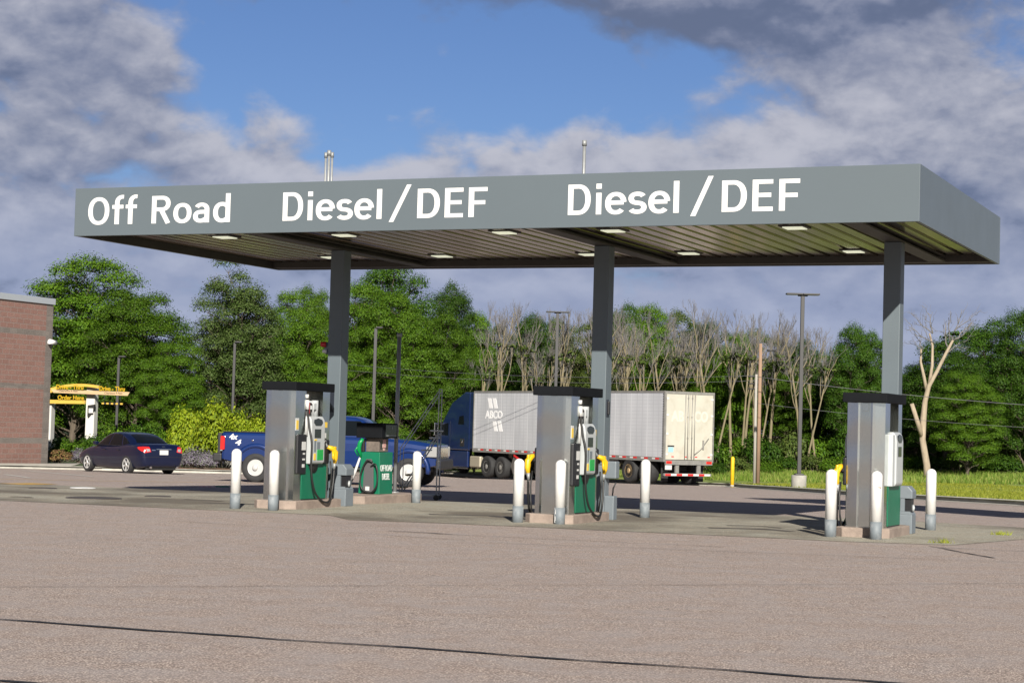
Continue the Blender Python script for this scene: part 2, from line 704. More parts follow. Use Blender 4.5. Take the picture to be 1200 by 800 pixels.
kerb('kerb', RK, 1)
kerb('kerb', LK, -1)
lawn = sheet('lawn', RK + [(-16, 700), (400, 700), (400, 36)], zlawn, M_LAWN, step=3.0)
sheet('planting_bed', LK + [(-22, 700), (-400, 700), (-400, 57)], zbed, M_SOIL, step=3.0)
sheet('mulch_strip', [(-13.6, 73.05), (-11.0, 73.4), (-8.9, 74.95), (-8.4, 78), (-9.5, 78), (-14, 74.6)], lambda x, y: zbed(x, y) + 0.03, M_MULCH)

# painted stall lines, hatches and sealed cracks ---------------------------------
M_LINE = mat('line_paint', (0.62, 0.60, 0.56), 0.8, var=0.45, scale=14)
M_YLINE = mat('yellow_paint', (0.55, 0.33, 0.05), 0.8, var=0.5, scale=14)
M_TAR = mat('crack_sealant', (0.018, 0.017, 0.017), 0.65, var=0.3, scale=8)
M_OIL = mat('oil_stain', (0.10, 0.085, 0.07), 0.75, var=0.5, scale=3)


def strip(name, pts, wd, m, dz=0.009, wob=0.0, seed=1):
    rnd = random.Random(seed)
    P = []
    for (ax, ay), (bx, by) in zip(pts, pts[1:]):
        k = max(1, int(math.hypot(bx - ax, by - ay) / (0.25 if wob else 1.5)))
        P += [(ax + (bx - ax) * i / k, ay + (by - ay) * i / k) for i in range(k)]
    P.append(pts[-1])
    bm = bmesh.new()
    prev = None
    off = 0
    for i, (x, y) in enumerate(P):
        a, b = P[max(0, i - 1)], P[min(len(P) - 1, i + 1)]
        t = Vector((b[0] - a[0], b[1] - a[1], 0)).normalized()
        n = Vector((-t.y, t.x, 0))
        off = off * 0.8 + rnd.uniform(-wob, wob)
        hw = wd / 2 * (rnd.uniform(0.55, 1.35) if wob else 1)
        q = Vector((x, y, gz(y) + dz)) + n * off
        cur = [bm.verts.new(q - n * hw), bm.verts.new(q + n * hw)]
        if prev:
            bm.faces.new([prev[0], cur[0], cur[1], prev[1]])
        prev = cur
    bmesh.ops.recalc_face_normals(bm, faces=bm.faces[:])
    me = bpy.data.meshes.new(name)
    bm.to_mesh(me)
    bm.free()
    me.materials.append(m)
    o = link(name, me)
    o['kind'] = 'structure'
    return o


strip('crack_sealant_line', [(-9, 16.6), (-3.85, 14.57), (2.5, 12.36), (9, 10.0)], 0.055, M_TAR, wob=0.035, seed=2)
strip('crack_sealant_line', [(-5, 11.95), (-3.1, 11.35), (-1.2, 10.7)], 0.05, M_TAR, wob=0.018, seed=3)
strip('pavement_joint_line', [(-12, 16.3), (-4.58, 17.31), (5.75, 21.14), (14, 24.3)], 0.016, M_OIL, wob=0.02, seed=4)
strip('pavement_joint_line', [(-5.0, 28.9), (0.08, 25.72), (6.74, 24.79), (12, 24.2)], 0.018, M_OIL, wob=0.02, seed=5)
strip('crack_sealant_line', [(-1.66, 27.72), (-0.9, 27.5), (1.16, 26.78), (3.0, 26.3)], 0.022, M_TAR, wob=0.02, seed=6)
strip('crack_sealant_line', [(-1.72, 27.9), (-1.2, 27.75), (-0.75, 27.45)], 0.05, M_TAR, wob=0.03, seed=16)
strip('crack_sealant_line', [(6.2, 27.86), (6.57, 25.52)], 0.045, M_TAR, wob=0.02, seed=7)
strip('crack_sealant_line', [(6.3, 27.6), (7.2, 27.3), (9.0, 27.1)], 0.03, M_TAR, wob=0.02, seed=8)
M_GUT = mat('gutter_concrete', (0.36, 0.34, 0.30), 0.9, var=0.35, scale=2.5)
strip('gutter', [(x - 0.25, y) for x, y in RK[:6]], 0.5, M_GUT, dz=0.006)
strip('gutter', [(x, y - 0.25) for x, y in LK[1:6]], 0.45, M_GUT, dz=0.006)
for i, (a, b) in enumerate((((-14.7, 55.5), (-12.9, 51.3)), ((-16.77, 65.5), (-12.2, 55.85)), ((-15.4, 67.5), (-9.6, 60.5)), ((-12.6, 69.5), (-7.6, 62.0)))):
    strip('stall_line', [a, b], 0.12, M_LINE)
strip('stall_line', [(-16.5, 47.2), (-11.6, 49.5), (-6.4, 53.0), (-4, 54.6)], 0.10, M_YLINE)
strip('hatch_paint', [(-11.5, 44.0), (-11.0, 45.2)], 0.75, M_YLINE)
strip('hatch_paint', [(-6.2, 50.4), (-5.8, 51.6)], 0.9, M_YLINE)
for i, (u, v, a, b) in enumerate(((-14.2, 30.2, 0.5, 2.6), (-13.6, 31.6, 0.35, 1.6), (-18.9, 30.2, 0.5, 1.5), (-9.2, 30.3, 0.45, 2.0), (-9.3, 31.2, 0.3, 1.4), (-20.2, 31.2, 0.3, 1.0), (-22.6, 28.8, 0.12, 1.0))):
    rnd = random.Random(i)
    strip('oil_stain', [tuple(S(u - a * 0.9, v - b * 0.1))[:2], tuple(S(u, v))[:2], tuple(S(u + a, v + b * 0.1))[:2], tuple(S(u + 2.4 * a, v - 0.1))[:2]], 0.35 * a + 0.1, M_OIL, dz=0.0075 + 0.0004 * i, wob=0.08, seed=40 + i)
# ------------------------------------------------------------------ single-stroke sign lettering (road-sign grotesque)
def _arc(cx, cy, rx, ry, a0, a1, n=14, p=2.25):
    out = []
    for i in range(n + 1):
        a = math.radians(a0 + (a1 - a0) * i / n)
        c, s = math.cos(a), math.sin(a)
        out.append((cx + rx * math.copysign(abs(c) ** (2 / p), c), cy + ry * math.copysign(abs(s) ** (2 / p), s)))
    return out


DH = 0.069
XH = 0.71


def din_glyph(ch):
    """(strokes as centre lines, advance); capital height 1"""
    h = DH
    xh = XH
    if ch == ' ':
        return [], 0.36
    if ch == 'O':
        return [_arc(0.345, 0.5, 0.262, 0.5 - h + 0.01, 90, 450, 40)], 0.75
    if ch == 'f':
        return [[(0.17, 0), (0.17, 0.76)] + _arc(0.34, 0.78, 0.17, 0.225, 180, 80, 9), [(0.02, xh - h), (0.37, xh - h)]], 0.42
    if ch == 'R':
        return [[(0.12, 0), (0.12, 1)], [(0.12, 1 - h), (0.36, 1 - h)] + _arc(0.36, 0.72, 0.19, 0.28 - h, 90, -90, 16) + [(0.12, 0.44 + h)], [(0.33, 0.52), (0.56, 0.0)]], 0.70
    if ch == 'o':
        return [_arc(0.29, xh / 2, 0.205, xh / 2 - h + 0.012, 90, 450, 32)], 0.60
    if ch == 'a':
        return [[(0.43, 0), (0.43, 0.44)] + _arc(0.27, 0.46, 0.16, xh - h - 0.455, 0, 152, 12),
                [(0.43, 0.385), (0.25, 0.385)] + _arc(0.24, 0.225, 0.155, 0.16, 90, 270, 12) + [(0.30, 0.07), (0.43, 0.16)]], 0.60
    if ch == 'd':
        return [[(0.45, 0), (0.45, 1.03)], [(0.45, xh - 0.16)] + _arc(0.28, xh / 2, 0.195, xh / 2 - h + 0.012, 55, 305, 22) + [(0.45, 0.15)]], 0.64
    if ch == 'D':
        return [[(0.12, 0), (0.12, 1)], [(0.12, 1 - h), (0.32, 1 - h)] + _arc(0.32, 0.5, 0.25, 0.5 - h, 90, -90, 22) + [(0.12, h)]], 0.72
    if ch == 'i':
        return [[(0.13, 0), (0.13, xh)], [(0.13, 0.84), (0.13, 1.01)]], 0.28
    if ch == 'e':
        return [[(0.10, 0.375), (0.495, 0.375)], _arc(0.29, xh / 2, 0.205, xh / 2 - h + 0.012, 5, 318, 30)], 0.585
    if ch == 's':
        up = _arc(0.255, 0.50, 0.16, xh - h - 0.495, 25, 255, 14)
        lo = _arc(0.255, 0.205, 0.17, 0.205 - h + 0.008, 75, -155, 14)
        return [up + lo], 0.52
    if ch == 'l':
        return [[(0.13, 0), (0.13, 1.03)]], 0.28
    if ch == 'E':
        return [[(0.12, 0), (0.12, 1)], [(0.12, 1 - h), (0.53, 1 - h)], [(0.12, 0.51), (0.49, 0.51)], [(0.12, h), (0.53, h)]], 0.62
    if ch == 'F':
        return [[(0.12, 0), (0.12, 1)], [(0.12, 1 - h), (0.53, 1 - h)], [(0.12, 0.49), (0.48, 0.49)]], 0.58
    return [], 0.4


def din_text(name, body, m, parent, y, x0, x1, base, cap, depth=0.005):
    strokes, pen = [], 0.0
    for ch in body:
        st, adv = din_glyph(ch)
        strokes += [[(px + pen, py) for px, py in s] for s in st]
        pen += adv
    xs = [p[0] for s in strokes for p in s]
    lo, hi = min(xs) - DH, max(xs) + (DH if body[-1] in 'dl' else 0.0)
    sx_ = (x1 - x0) / (hi - lo)
    mb = MB()
    for k, s in enumerate(strokes):
        dd = y - depth - 0.0004 * (k % 5)
        closed = math.hypot(s[0][0] - s[-1][0], s[0][1] - s[-1][1]) < 1e-4
        Lp, Rp = [], []
        n = len(s)
        for i, p in enumerate(s):
            if closed:
                a, b = s[(i - 1) % (n - 1)], s[(i + 1) % (n - 1)]
            else:
                a, b = s[max(0, i - 1)], s[min(n - 1, i + 1)]
            t = Vector((b[0] - a[0], b[1] - a[1])).normalized()
            nn_ = Vector((-t.y, t.x))
            q0 = Vector((p[0] - a[0], p[1] - a[1]))
            kf = 1.0
            if q0.length > 1e-6 and i < n - 1:
                c_ = max(0.5, abs(q0.normalized().dot(t)))
                kf = 1 / c_
            Lp.append((p[0] + nn_.x * DH * kf, p[1] + nn_.y * DH * kf))
            Rp.append((p[0] - nn_.x * DH * kf, p[1] - nn_.y * DH * kf))

        def W(p, yy):
            return (x0 + (p[0] - lo) * sx_, yy, base + p[1] * cap)
        for i in range(n - 1):
            f = [W(Lp[i], dd), W(Rp[i], dd), W(Rp[i + 1], dd), W(Lp[i + 1], dd)]
            mb.poly(f)
            mb.poly([W(Lp[i], dd), W(Lp[i + 1], dd), W(Lp[i + 1], y), W(Lp[i], y)])
            mb.poly([W(Rp[i], dd), W(Rp[i], y), W(Rp[i + 1], y), W(Rp[i + 1], dd)])
    return mb.build(name, m, parent)
# ------------------------------------------------------------------ canopy
M_FASC = mat('fascia_grey', (0.099, 0.122, 0.137), 0.42, var=0.05, scale=0.8, rvar=0.08, spec=0.4)
M_COLM = mat('column_grey', (0.100, 0.124, 0.140), 0.5, var=0.08, scale=1.2, bump=0.05, bscale=60)
M_BEAM = mat('beam_steel', (0.055, 0.05, 0.045), 0.6, var=0.3, scale=2)
M_DECK = mat('deck_steel', (0.185, 0.128, 0.088), 0.20, metal=0.9, var=0.3, scale=0.9, stretch=(1, 0.25, 1), rvar=0.1, col2=(0.125, 0.10, 0.055))
M_GROOVE = mat('deck_seam', (0.05, 0.045, 0.04), 0.6)
M_WHITE = mat('letter_white', (0.62, 0.62, 0.62), 0.5)
M_GALV = mat('galvanised', (0.30, 0.31, 0.31), 0.55, metal=0.4, var=0.2, scale=8)
M_LAMP = mat('lamp_diffuser', (0.92, 0.95, 0.74), 0.5, emit=0.34)
M_BLACK = mat('black_plastic', (0.012, 0.012, 0.014), 0.45)
CU0, CU1, CV0, CV1 = -21.13, -5.815, 28.2, 35.42
CZ0, CZ1 = 4.80, 5.665
uc, vc = (CU0 + CU1) / 2, (CV0 + CV1) / 2
canopy = thing('fuel_canopy', 'long flat grey fuel canopy on three square columns, lettered Off Road and Diesel / DEF', 'canopy', S(uc, vc), UVROT)
hx, hy = (CU1 - CU0) / 2, (CV1 - CV0) / 2
T = 0.06
mb = MB()
mb.box(-hx, hx, -hy, -hy + T, CZ0, CZ1, 0.006)
mb.box(hx - T, hx - 0.002, -hy + T + 0.002, hy - T - 0.002, CZ0 + 0.001, CZ1 - 0.001)
mb.box(-hx + 0.002, -hx + T, -hy + T + 0.002, hy - T - 0.002, CZ0 + 0.001, CZ1 - 0.001)
mb.box(-hx, hx, hy - T, hy, CZ0, CZ1, 0.006)
fascia = mb.build('fascia', M_FASC, canopy)
# inside lining of the fascia and the roof
mb = MB()
mb.box(-hx + T + 0.004, hx - T - 0.004, -hy + T + 0.004, hy - T - 0.004, 5.30, 5.36)
mb.box(-hx + T + 0.004, hx - T - 0.004, hy - T - 0.02, hy - T - 0.004, CZ0 + 0.004, 5.29)
mb.box(-hx + T + 0.004, -hx + T + 0.02, -hy + T + 0.004, hy - T - 0.024, CZ0 + 0.004, 5.29)
mb.box(-hx + T + 0.024, hx - T - 0.024, hy - T - 0.30, hy - T - 0.024, CZ0 + 0.02, CZ0 + 0.16)
mb.build('roof_lining', M_BEAM, canopy)
# ribbed deck: pans with raised seams between them
mb = MB()
x = -hx + 0.1
pan = 0.305
zk = 4.935
rnd = random.Random(3)
while x < hx - 0.12:
    x1 = min(x + pan, hx - 0.1)
    w_ = x1 - x
    y0, y1 = -hy + 0.09, hy - 0.42
    mb.mi = 0
    dz = rnd.uniform(-0.004, 0.004)
    mb.prism([(x, zk + 0.07), (x + 0.045, zk + dz), (x1 - 0.06, zk + dz + 0.002), (x1 - 0.035, zk + 0.07)], 'y', y0, y1)
    mb.mi = 1
    mb.box(x1 - 0.036, x1 + 0.001, y0, y1, zk + 0.075, zk + 0.10)
    x += pan
mb.build('roof_deck', [M_DECK, M_GROOVE], canopy)
COLS = [(-17.49, 31.62), (-12.05, 31.40), (-6.88, 31.40)]
for (u, v) in COLS:
    mb = MB()
    x = u - uc
    mb.box(x - 0.15, x + 0.15, -hy + 0.075, hy - 0.45, CZ0 + 0.018, CZ0 + 0.045)
    mb.box(x - 0.15, x + 0.15, -hy + 0.075, hy - 0.45, zk - 0.03, zk - 0.004)
    mb.box(x - 0.02, x + 0.02, -hy + 0.075, hy - 0.45, CZ0 + 0.046, zk - 0.031)
    mb.build('roof_beam', M_BEAM, canopy)
    mb = MB()
    zb = gz(S(u, v).y)
    y = v - vc
    mb.box(x - 0.143, x + 0.143, y - 0.143, y + 0.143, zb - 0.1, CZ0 + 0.015, 0.012)
    col = mb.build('column', M_COLM, canopy)
    mb = MB()
    mb.box(x - 0.21, x + 0.21, y - 0.21, y + 0.21, zb, zb + 0.03, 0.004)
    mb.build('base_plate', M_GALV, col)
for v in (29.82, 33.86):
    for u in (-18.95, -16.45, -13.3, -11.3, -8.16):
        mb = MB()
        x, y = u - uc, v - vc
        mb.box(x - 0.22, x + 0.22, y - 0.22, y + 0.22, 4.918, 4.95, 0.006)
        f = mb.build('light_fixture', M_BEAM, canopy)
        mb = MB()
        mb.box(x - 0.165, x + 0.165, y - 0.165, y + 0.165, 4.900, 4.917, 0.004)
        mb.build('diffuser', M_LAMP, f)
for (u, h, r) in ((-18.00, 6.74, 0.022), (-17.93, 6.78, 0.028), (-17.86, 6.74, 0.022), (-12.65, 6.79, 0.03)):
    mb = MB()
    x = u - uc
    mb.cyl((x, 0, 5.36), (x, 0, h - 0.07), r, n=12)
    mb.cyl((x, 0, h - 0.10), (x, 0, h), r * 1.5, r * 1.4, n=12)
    mb.build('vent_pipe', M_GALV, canopy)
FRONT = dict(parent=fascia, org=(0, -hy - 0.001, 0), xdir=(1, 0, 0), updir=(0, 0, 1))


def fasc(body, u0, u1, base=5.0, cap=0.49, bold=0.012, ref='H'):
    din_text('lettering', body, M_WHITE, fascia, -hy - 0.0005, u0 - uc, u1 - uc, base, cap)


fasc('Off Road', -20.83, -17.83)
for a, b, c, d, e, f in ((-16.77, -14.85, -14.71, -14.30, -14.18, -12.90), (-11.47, -9.59, -9.40, -9.03, -8.89, -7.645)):
    fasc('Diesel', a, b)
    fasc('DEF', e, f)
    mb = MB()
    y = -hy
    p0, p1 = c - uc, d - uc
    mb.prism([(p0, 4.945), (p0 + 0.085, 4.945), (p1, 5.568), (p1 - 0.085, 5.568)], 'y', y - 0.0055, y + 0.001)
    mb.build('lettering', M_WHITE, fascia)
# call-for-help boxes on the first column, emergency switch housing
M_RED = mat('red_paint', (0.42, 0.02, 0.02), 0.4)
M_NAVY = mat('dark_panel', (0.02, 0.025, 0.04), 0.5)
u, v = COLS[0]
cb = thing('alarm_box', 'small grey alarm box with red lamp high on the left column', 'alarm', S(u - 0.143, v - 0.05, 3.02), UVROT)
MB().box(-0.10, -0.002, -0.06, 0.06, -0.17, 0.05, 0.01).build('housing', M_COLM, cb)
MB().cyl((-0.06, -0.05, 0.01), (-0.16, -0.09, 0.01), 0.055, 0.045).build('red_lamp', M_RED, cb)
MB().cyl((-0.05, -0.05, -0.12), (-0.12, -0.09, -0.12), 0.04, 0.03).build('white_lamp', M_WHITE, cb)
cb = thing('switch_box', 'dark emergency switch box with sloping base on left column behind the pump cap', 'switch box', S(u - 0.05, v - 0.146, 1.95), UVROT)
MB().prism([(0, 0.26), (-0.17, 0.26), (-0.17, 0.0), (0, -0.2)], 'x', -0.1, 0.08).build('housing', M_NAVY, cb)
u, v = COLS[1]
cb = thing('pull_handle', 'slim black pull handle on the right face of the middle column', 'handle', S(u + 0.146, v - 0.05, 1.95), UVROT)
MB().box(0, 0.05, -0.03, 0.03, -0.12, 0.12, 0.015).build('grip', M_BLACK, cb)
MB().box(-0.0, 0.012, -0.045, 0.045, -0.15, 0.15, 0.004).build('backing_plate', M_NAVY, cb)

# ------------------------------------------------------------------ dispensers
M_STEEL = mat('brushed_steel', (0.58, 0.60, 0.58), 0.17, metal=1.0, var=0.10, scale=1.6, rvar=0.06, bump=0.6, bscale=1.9, bdet=0.0)
M_STEELD = mat('inner_steel', (0.30, 0.29, 0.25), 0.5, metal=0.7, var=0.2, scale=3)
M_CAP = mat('cap_black', (0.007, 0.008, 0.010), 0.75, var=0.3, scale=5, spec=0.12)
M_GREEN = mat('pump_green', (0.003, 0.135, 0.068), 0.4, var=0.12, scale=2.5)
M_CONS = mat('console_white', (0.40, 0.42, 0.425), 0.4, var=0.08, scale=3)
M_GREYP = mat('grey_plastic', (0.15, 0.175, 0.195), 0.5, var=0.12, scale=3)
M_SCREEN = mat('screen_glass', (0.02, 0.025, 0.03), 0.12, spec=0.6)
M_YEL = mat('nozzle_yellow', (0.62, 0.37, 0.008), 0.4)
M_HOSE = mat('hose_rubber', (0.012, 0.012, 0.012), 0.5)
M_PAPER = mat('paper_label', (0.50, 0.50, 0.49), 0.7)
M_BLUE = mat('label_blue', (0.03, 0.12, 0.42), 0.5)
M_LGREEN = mat('label_green', (0.01, 0.30, 0.06), 0.5)
M_LYEL = mat('label_yellow', (0.65, 0.45, 0.06), 0.5)
M_BRICKP = mat('plinth_concrete', (0.31, 0.245, 0.205), 0.9, var=0.3, scale=4, bump=0.4, bscale=25, dirt=(0.13, 0.10, 0.08), dscale=1.6, damt=0.6)
Z0, ZT = 0.15, 2.11
HW, DL = 0.305, 1.31


SKIP = {'boot_panel', 'stickers', 'filter_canister', 'canister_neck', 'red_valve', 'pipework', 'nozzle_holster', 'nozzle', 'spout', 'hose', 'breakaway_coupling', 'vapour_line', 'green_label', 'price_label', 'keypad', 'notice_holder', 'notice', 'yellow_sticker', 'white_sticker', 'console_base'}


def make_dispenser(label, end_on=False, bare_left=False):
    t = thing('fuel_dispenser', label, 'fuel pump', group='tall steel fuel dispensers under the canopy')
    mb = MB()
    # end shells: full-height folded steel at the front and back, jambs on the sides
    fold = [(-HW, 0.0 + 0.035), (-HW + 0.09, 0.006), (-HW + 0.13, 0.0), (HW - 0.13, 0.0), (HW - 0.09, 0.006), (HW, 0.035)]
    if end_on:
        fold = [(-HW, 0.085), (-HW + 0.14, 0.022), (-HW + 0.19, 0.0), (-HW + 0.22, 0.012), (HW - 0.22, 0.012), (HW - 0.19, 0.0), (HW - 0.15, 0.018), (HW, 0.06)]
    mb.prism(fold + [(HW, 0.40), (-HW, 0.40)], 'z', Z0, ZT)
    rear = [(-HW, DL - 0.035), (HW, DL - 0.035), (HW - 0.06, DL), (-HW + 0.06, DL)]
    mb.prism([(-HW, DL - 0.30), (HW, DL - 0.30), (HW, DL - 0.035), (HW - 0.09, DL), (-HW + 0.09, DL), (-HW, DL - 0.035)], 'z', Z0, ZT)
    cab = mb.build('cabinet', M_STEEL, t)
    mb = MB()
    mb.box(-0.07, 0.07, 0.402, DL - 0.302, 1.2, ZT)
    mb.build('back_plate', M_STEELD, t)
    mb = MB()
    mb.box(-HW - 0.05, HW + 0.05, -0.06, DL + 0.05, ZT + 0.002, ZT + 0.155, 0.012)
    cap = mb.build('cap', M_CAP, t)
    # latch recess near the top of the end panel
    mb = MB()
    mb.box(-0.05, 0.05, -0.004, 0.002, ZT - 0.13, ZT - 0.003, 0.003)
    mb.build('latch_cover', M_STEEL, t)
    for s in (1, -1):
        # the far side is the near side turned half round
        R = Matrix.Identity(4) if s == 1 else Matrix.Translation((0, DL, 0)) @ Matrix.Rotation(PI, 4, 'Z')

        def put(mb, name, m, par=t):
            if (end_on and s == 1 and name in SKIP) or (bare_left and s == -1 and name in ('nozzle', 'spout', 'hose', 'breakaway_coupling', 'vapour_line', 'nozzle_holster')):
                mb.bm.free()
                return None
            bmesh.ops.transform(mb.bm, matrix=R, verts=mb.bm.verts[:])
            return mb.build(name, m, par)
        X = HW
        # green lower door
        mb = MB()
        mb.box(X - 0.22, X + 0.008, 0.402, 1.008, Z0 + 0.02, 0.86)
        mb.box(X + 0.001, X + 0.012, 0.30, 1.20, Z0 + 0.02, 0.80, 0.004)
        d = put(mb, 'lower_door', M_GREEN)
        mb = MB()
        mb.box(X - 0.20, X + 0.006, 0.32, 1.18, Z0 - 0.005, Z0 + 0.018)
        put(mb, 'kick_plate', M_BLACK, d)
        # black hose/nozzle boot panel on the front jamb
        mb = MB()
        mb.box(X - 0.02, X + 0.035, 0.10, 0.42, 0.62, 1.33, 0.02)
        h = put(mb, 'boot_panel', M_BLACK)
        mb = MB()
        mb.box(X + 0.036, X + 0.042, 0.235, 0.37, 1.05, 1.2)
        mb.box(X + 0.036, X + 0.042, 0.27, 0.35, 0.87, 0.90)
        mb.box(X + 0.036, X + 0.042, 0.28, 0.35, 0.97, 1.0)
        mb.box(X + 0.036, X + 0.042, 0.26, 0.34, 0.74, 0.80)
        put(mb, 'stickers', M_PAPER, h)
        # white rounded console
        mb = MB()
        prof = [(X - 0.15, 0.80), (X + 0.075, 0.80), (X + 0.10, 0.84), (X + 0.10, 1.50), (X + 0.085, 1.60), (X + 0.04, 1.66), (X - 0.15, 1.66)]
        mb.prism(prof, 'y', 0.46, 0.955, 0.018)
        c = put(mb, 'console', M_CONS)
        mb = MB()
        mb.lathe([(0.0, -0.14), (0.13, -0.14), (0.16, -0.12), (0.16, 0.03), (0, 0.03)], 24, Matrix.Translation((X - 0.0, 0.70, 0.80)) @ Matrix.Rotation(PI / 2, 4, 'Y'))
        put(mb, 'console_base', M_BLACK, c)
        mb = MB()
        mb.prism([(0.54, 1.545), (0.57, 1.60), (0.70, 1.625), (0.83, 1.60), (0.86, 1.545), (0.80, 1.49), (0.60, 1.49)], 'x', X + 0.08, X + 0.106, 0.004)
        put(mb, 'display_hood', M_SCREEN, c)
        mb = MB()
        mb.box(X + 0.095, X + 0.108, 0.57, 0.80, 1.27, 1.43, 0.004)
        put(mb, 'screen', M_SCREEN, c)
        mb = MB()
        mb.box(X + 0.097, X + 0.106, 0.66, 0.78, 1.07, 1.20, 0.003)
        mb.box(X + 0.097, X + 0.106, 0.56, 0.63, 1.02, 1.22, 0.003)
        put(mb, 'keypad', M_GREYP, c)
        mb = MB()
        mb.box(X + 0.097, X + 0.107, 0.68, 0.90, 0.87, 1.06, 0.003)
        put(mb, 'green_label', M_LGREEN, c)
        mb = MB()
        mb.box(X + 0.097, X + 0.107, 0.56, 0.63, 0.87, 0.99, 0.003)
        mb.box(X + 0.097, X + 0.105, 0.57, 0.66, 1.22, 1.25, 0.003)
        put(mb, 'price_label', M_LYEL, c)
        # white canister and pipework in the recess, red pipe
        mb = MB()
        mb.tube([(X - 0.06, 0.46, 1.30), (X - 0.06, 0.46, 1.60), (X - 0.06, 0.46, 1.66)], [0.085, 0.085, 0.06], 16)
        k = put(mb, 'filter_canister', M_PAPER)
        mb = MB()
        mb.tube([(X - 0.06, 0.46, 1.66), (X - 0.06, 0.46, 1.78), (X - 0.06, 0.46, 1.84)], [0.06, 0.03, 0.012], 14)
        put(mb, 'canister_neck', M_GALV, k)
        mb = MB()
        mb.box(X - 0.11, X - 0.02, 0.50, 0.585, 1.70, 1.90, 0.01)
        put(mb, 'red_valve', M_RED)
        mb = MB()
        mb.tube([(X + 0.0, 0.66, 1.66), (X + 0.0, 0.66, 1.88), (X - 0.03, 0.64, 1.92), (X - 0.08, 0.58, 1.92), (X - 0.1, 0.55, 1.9)], 0.02, 8)
        mb.tube([(X - 0.08, 0.85, 1.66), (X - 0.08, 0.85, 1.95)], 0.07, 12)
        mb.box(X - 0.09, X - 0.0, 0.70, 0.79, 1.78, 1.90, 0.01)
        put(mb, 'pipework', M_CONS)
        # white stickers on the front and rear jambs
        mb = MB()
        mb.box(X - 0.002, X + 0.004, 0.045, 0.16, 1.40, 1.62)
        j = put(mb, 'notice_holder', M_PAPER)
        mb = MB()
        mb.box(X + 0.005, X + 0.010, 0.065, 0.14, 1.42, 1.58)
        put(mb, 'notice', M_LYEL, j)
        mb = MB()
        mb.box(X - 0.002, X + 0.004, 1.06, 1.20, 1.46, 1.56)
        put(mb, 'yellow_sticker', M_LYEL)
        mb = MB()
        mb.box(X - 0.002, X + 0.004, 1.05, 1.17, 1.27, 1.36)
        put(mb, 'white_sticker', M_PAPER)
        # rear nozzle holster with yellow nozzle
        mb = MB()
        mb.box(X - 0.0, X + 0.07, 1.02, 1.20, 0.80, 1.24, 0.025)
        mb.tube([(X + 0.05, 1.05, 1.24), (X + 0.06, 1.10, 1.16), (X + 0.07, 1.2, 1.0)], 0.03, 8)
        put(mb, 'nozzle_holster', M_BLACK)
        mb = MB()
        mb.tube([(X + 0.08, 1.10, 1.11), (X + 0.12, 1.20, 1.08), (X + 0.15, 1.27, 1.01), (X + 0.15, 1.28, 0.90), (X + 0.13, 1.29, 0.80)], [0.03, 0.05, 0.055, 0.047, 0.03], 12)
        mb.tube([(X + 0.14, 1.20, 1.03), (X + 0.16, 1.17, 0.92), (X + 0.15, 1.25, 0.85)], 0.022, 8)
        mb.box(X + 0.11, X + 0.16, 1.23, 1.31, 1.02, 1.12, 0.02)
        nz = put(mb, 'nozzle', M_YEL)
        mb = MB()
        mb.tube([(X + 0.03, 1.02, 1.23), (X + 0.06, 1.08, 1.14), (X + 0.10, 1.14, 1.09)], 0.024, 8)
        mb.tube([(X + 0.13, 1.29, 0.81), (X + 0.12, 1.29, 0.70)], [0.035, 0.022], 10)
        put(mb, 'spout', M_GALV, nz)
        # hose: down the recess, loop at the plinth, up to the nozzle
        pts = [(X - 0.01, 0.42, 2.08), (X + 0.0, 0.43, 1.9), (X + 0.05, 0.44, 1.5), (X + 0.115, 0.445, 1.2), (X + 0.115, 0.45, 0.8), (X + 0.12, 0.50, 0.5), (X + 0.13, 0.62, 0.27),
               (X + 0.16, 0.82, 0.13), (X + 0.18, 1.0, 0.11), (X + 0.16, 1.14, 0.22), (X + 0.14, 1.24, 0.45), (X + 0.125, 1.29, 0.70)]
        # smooth it
        sm = []
        for a in range(len(pts) - 1):
            p0, p1, p2, p3 = [Vector(pts[min(max(i, 0), len(pts) - 1)]) for i in (a - 1, a, a + 1, a + 2)]
            for q in range(5):
                tt = q / 5
                sm.append(0.5 * ((2 * p1) + (p2 - p0) * tt + (2 * p0 - 5 * p1 + 4 * p2 - p3) * tt * tt + (3 * p1 - p0 - 3 * p2 + p3) * tt ** 3))
        sm.append(Vector(pts[-1]))
        mb = MB()
        mb.tube(sm, 0.02, 8)
        hs = put(mb, 'hose', M_HOSE)
        mb = MB()
        mb.tube([(X + 0.0, 0.425, 2.05), (X + 0.0, 0.43, 1.98)], 0.034, 10)
        mb.tube([(X + 0.005, 0.43, 1.95), (X + 0.015, 0.434, 1.78)], [0.036, 0.030], 10)
        put(mb, 'breakaway_coupling', M_PAPER, hs)
        # second hose tail hanging straight beside the column
        mb = MB()
        mb.tube([(X + 0.10, 1.18, 0.85), (X + 0.11, 1.22, 0.6), (X + 0.09, 1.24, 0.35), (X + 0.06, 1.26, 0.17)], 0.016, 8)
        put(mb, 'vapour_line', M_HOSE)
    return t


DISP = [((-17.42, 29.42), 'tall steel fuel pump with black cap nearest the brick building'),
        ((-12.02, 29.15), 'tall steel fuel pump with black cap at the middle canopy column'),
        ((-6.90, 29.62), 'tall steel fuel pump with black cap under the canopy end, seen mostly end-on')]
d0 = make_dispenser(DISP[0][1], bare_left=True)
d0.location = S(*DISP[0][0])
d0.rotation_euler = (0, 0, UVROT)
d1 = make_dispenser(DISP[1][1])
d1.location = S(*DISP[1][0])
d1.rotation_euler = (0, 0, UVROT)
d2 = make_dispenser(DISP[2][1], True)
d2.location = S(*DISP[2][0])
d2.rotation_euler = (0, 0, UVROT)
MB().box(HW - 0.05, HW + 0.075, 0.30, 0.452, 0.80, 1.62, 0.012).build('card_panel', M_CONS, d2)


